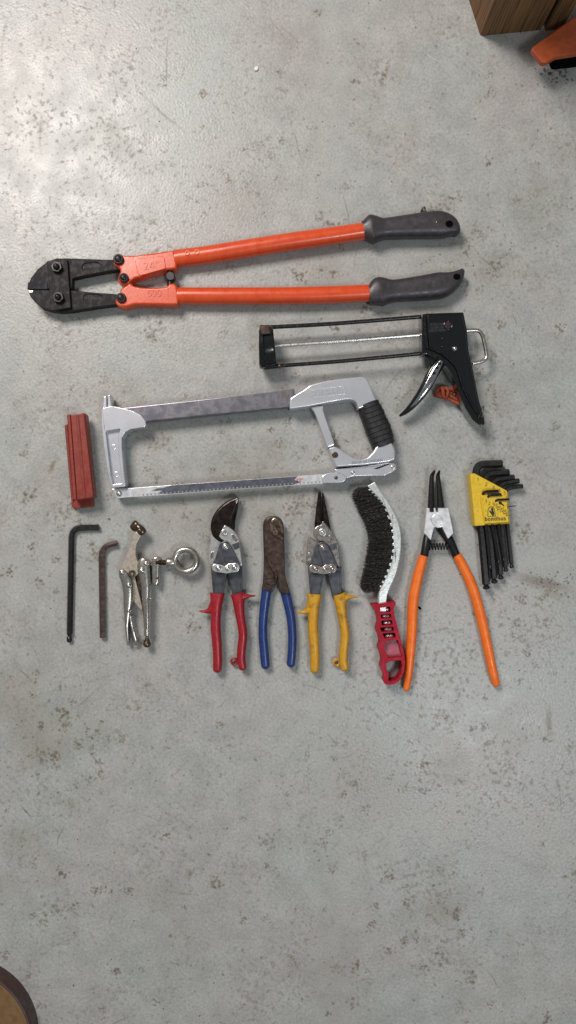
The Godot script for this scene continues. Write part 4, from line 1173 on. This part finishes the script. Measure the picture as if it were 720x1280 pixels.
func surroundings() -> void:
	var wd := wood()
	var t := thing("wood_block", "brown wooden post standing on end at the top edge", "wood block", 630, 20)
	org = w(630, 20)
	var a: Array = [[600, 43.4], [602.4, 45], [675.6, 37.6], [676.4, 35], [668, -60], [590, -60], [570, -50]]
	var p := PackedVector2Array()
	for q: Array in a:
		p.append(Vector2(360 + (q[0] - 360.0) / (1.0 - 0.34 / H), 640 + (q[1] - 640.0) / (1.0 - 0.34 / H)))
	slab_p(p, 0.0, 0.34, 0.002)
	emit("post", wd, t)
	t = thing("wood_block", "narrower dark wooden post right of the wider one", "wood block", 695, 10)
	p = PackedVector2Array()
	for q: Array in [[681, 36.8], [683, 38.6], [702, 36.4], [703.4, 34.6], [712, -50], [676, -60]]:
		p.append(Vector2(360 + (q[0] - 360.0) / (1.0 - 0.34 / H), 640 + (q[1] - 640.0) / (1.0 - 0.34 / H)))
	slab_p(p, 0.0, 0.34, 0.002)
	emit("post", wd, t)
	t = thing("steel_bar", "rusty orange painted steel foot reaching in from the right edge", "steel foot", 700, 50)
	slab([665, 62.4, 665.6, 58.4, 704.5, 31, 722, 18, 760, -8, 800, 10, 800, 52, 722, 66.6, 696, 70.6, 683, 78.6, 678, 78.6], 0.036, 0.044, 0.0016, 1.6)
	var bar := emit("painted_plate", M.steel_orange, t)
	slab([684, 44, 722, 18, 760, -8, 764, 0, 726, 28, 690, 54], 0.001, 0.036, 0.001, 1)
	emit("side_web", M.steel_orange, bar)
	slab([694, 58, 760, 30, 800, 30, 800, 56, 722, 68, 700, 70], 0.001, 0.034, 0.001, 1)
	emit("underside_shade", M.dark_void, bar)  # black block put in for the shadow beneath the raised plate
	t = thing("round_disc", "round tan disc with dark brown rim at the lower left corner", "disc", -44, 1290)
	slab_p(circle_pts(-55.3, 1305.2, 96.2, 72), 0.0, 0.026, 0.004, [], 4)
	emit("dark_rim", M.dark_brown_edge, t)
	slab_p(circle_pts(-56, 1306, 93.5, 72), 0.02, 0.0268, 0.0015, [], 2)
	emit("tan_top", M.tan_top, t)
	# crumbs on the floor
	t = thing("paint_chip", "small white chip lying on the floor near the top", "chip", 320, 85)
	slab([317.6, 86, 318.6, 83, 321.6, 82, 323, 84.6, 321.6, 87.6, 318.6, 88], 0.0, 0.0025, 0.0008, 0.5)
	emit("chip", M.white_chip, t)
	t = thing("rust_flake", "tiny rusty scrap touching the upper edge of the bolt cutter's top grip", "scrap", 529, 261)
	sweep([[526, 266, 2, 2, 2], [528, 262, 3, 4, 3], [530.6, 258.6, 2, 6, 2], [531.6, 262, 1.6, 4, 1.6]], 3, 7, 0.6, 0.6)
	emit("flake", M.bronze_dark, t)
	t = thing("black_scrap", "tiny black crumb beside the pliers' left orange handle", "scrap", 524.5, 760)
	soft([522, 758.6, 525.6, 759, 527, 761.6, 524, 761.6], 0.0, 0.003, 0.0008)
	emit("crumb", M.dark_void, t)
	var st := SurfaceTool.new()
	st.begin(Mesh.PRIMITIVE_TRIANGLES)
	var ball := SphereMesh.new()
	ball.radial_segments = 5
	ball.rings = 3
	ball.radius = 0.5
	ball.height = 0.7
	var mm := MultiMesh.new()
	mm.transform_format = MultiMesh.TRANSFORM_3D
	mm.mesh = ball
	mm.instance_count = 520
	for i in mm.instance_count:
		var q := w(rng.randf_range(-60, 780), rng.randf_range(-40, 1320))
		if i < 60: q = w(rng.randfn(690, 16), rng.randfn(92, 9))
		elif i < 110: q = w(rng.randfn(685, 22), rng.randfn(730, 8))
		var s := rng.randf_range(0.0005, 0.0014)
		mm.set_instance_transform(i, Transform3D(Basis(Vector3.UP, rng.randf() * TAU) * Basis.from_scale(Vector3(s * rng.randf_range(0.8, 2.2), s * 0.8, s)), q + Vector3.UP * s * 0.2))
	var g := MultiMeshInstance3D.new()
	g.multimesh = mm
	g.material_override = M.grit_dark
	g.name = "grit"
	g.set_meta("kind", "stuff")
	g.set_meta("label", "fine dark grit scattered over the concrete floor")
	g.set_meta("category", "grit")
	add_child(g)

func lamp(called: String, at: Vector3, size: Vector2, energy: float, tint: Color, aim := Vector3.ZERO) -> void:
	var l := AreaLight3D.new()
	l.name = called
	l.area_size = size
	l.light_energy = energy
	l.light_color = tint
	l.area_range = 12.0
	l.shadow_enabled = true
	add_child(l)
	l.look_at_from_position(at, aim, Vector3.FORWARD)

func _ready() -> void:
	rng.seed = 20240611
	var cam := Camera3D.new()
	cam.name = "camera"
	cam.fov = rad_to_deg(2.0 * atan(640.0 * S / H))
	cam.near = 0.05
	cam.far = 60.0
	add_child(cam)
	cam.look_at_from_position(Vector3(0, H, 0), Vector3.ZERO, Vector3.FORWARD)
	cam.current = true
	var we := WorldEnvironment.new()
	we.name = "environment"
	var e := Environment.new()
	e.background_mode = Environment.BG_COLOR
	e.background_color = Color(0.73, 0.755, 0.745)
	e.background_energy_multiplier = 0.37
	e.tonemap_mode = Environment.TONE_MAPPER_LINEAR
	e.tonemap_exposure = 1.0
	e.sdfgi_enabled = true
	e.ssao_enabled = true
	e.ssil_enabled = true
	we.environment = e
	add_child(we)
	lamp("ceiling_lamp_light", Vector3(-0.99, 2.1, -1.50), Vector2(0.85, 0.85), 6.6, Color(1.0, 0.965, 0.94), Vector3(-0.3, 0, -0.3))
	lamp("workshop_lamp_light", Vector3(0.85, 2.6, 0.95), Vector2(0.5, 0.5), 1.9, Color(0.95, 0.98, 1.0), Vector3(0.2, 0, 0.1))
	make_materials()
	make_floor()
	bolt_cutter()
	caulking_gun()
	hacksaw()
	red_jaw()
	hex_keys()
	locking_pliers()
	var t := thing("tin_snips", "tin snips with red grips and black curved offset blade", "tin snips", 283, 735, "tin snips")
	snips(t, 0.0, 0.0, M.red_grip, M.snip_silver, false)
	t = thing("tin_snips", "tin snips with worn yellow grips and straight pointed blades", "tin snips", 405, 735, "tin snips")
	snips(t, 121.6, 127.6, M.yellow_grip, M.worn_steel, true, 1.0)
	cable_cutter()
	wire_brush()
	circlip_pliers()
	key_set()
	surroundings()
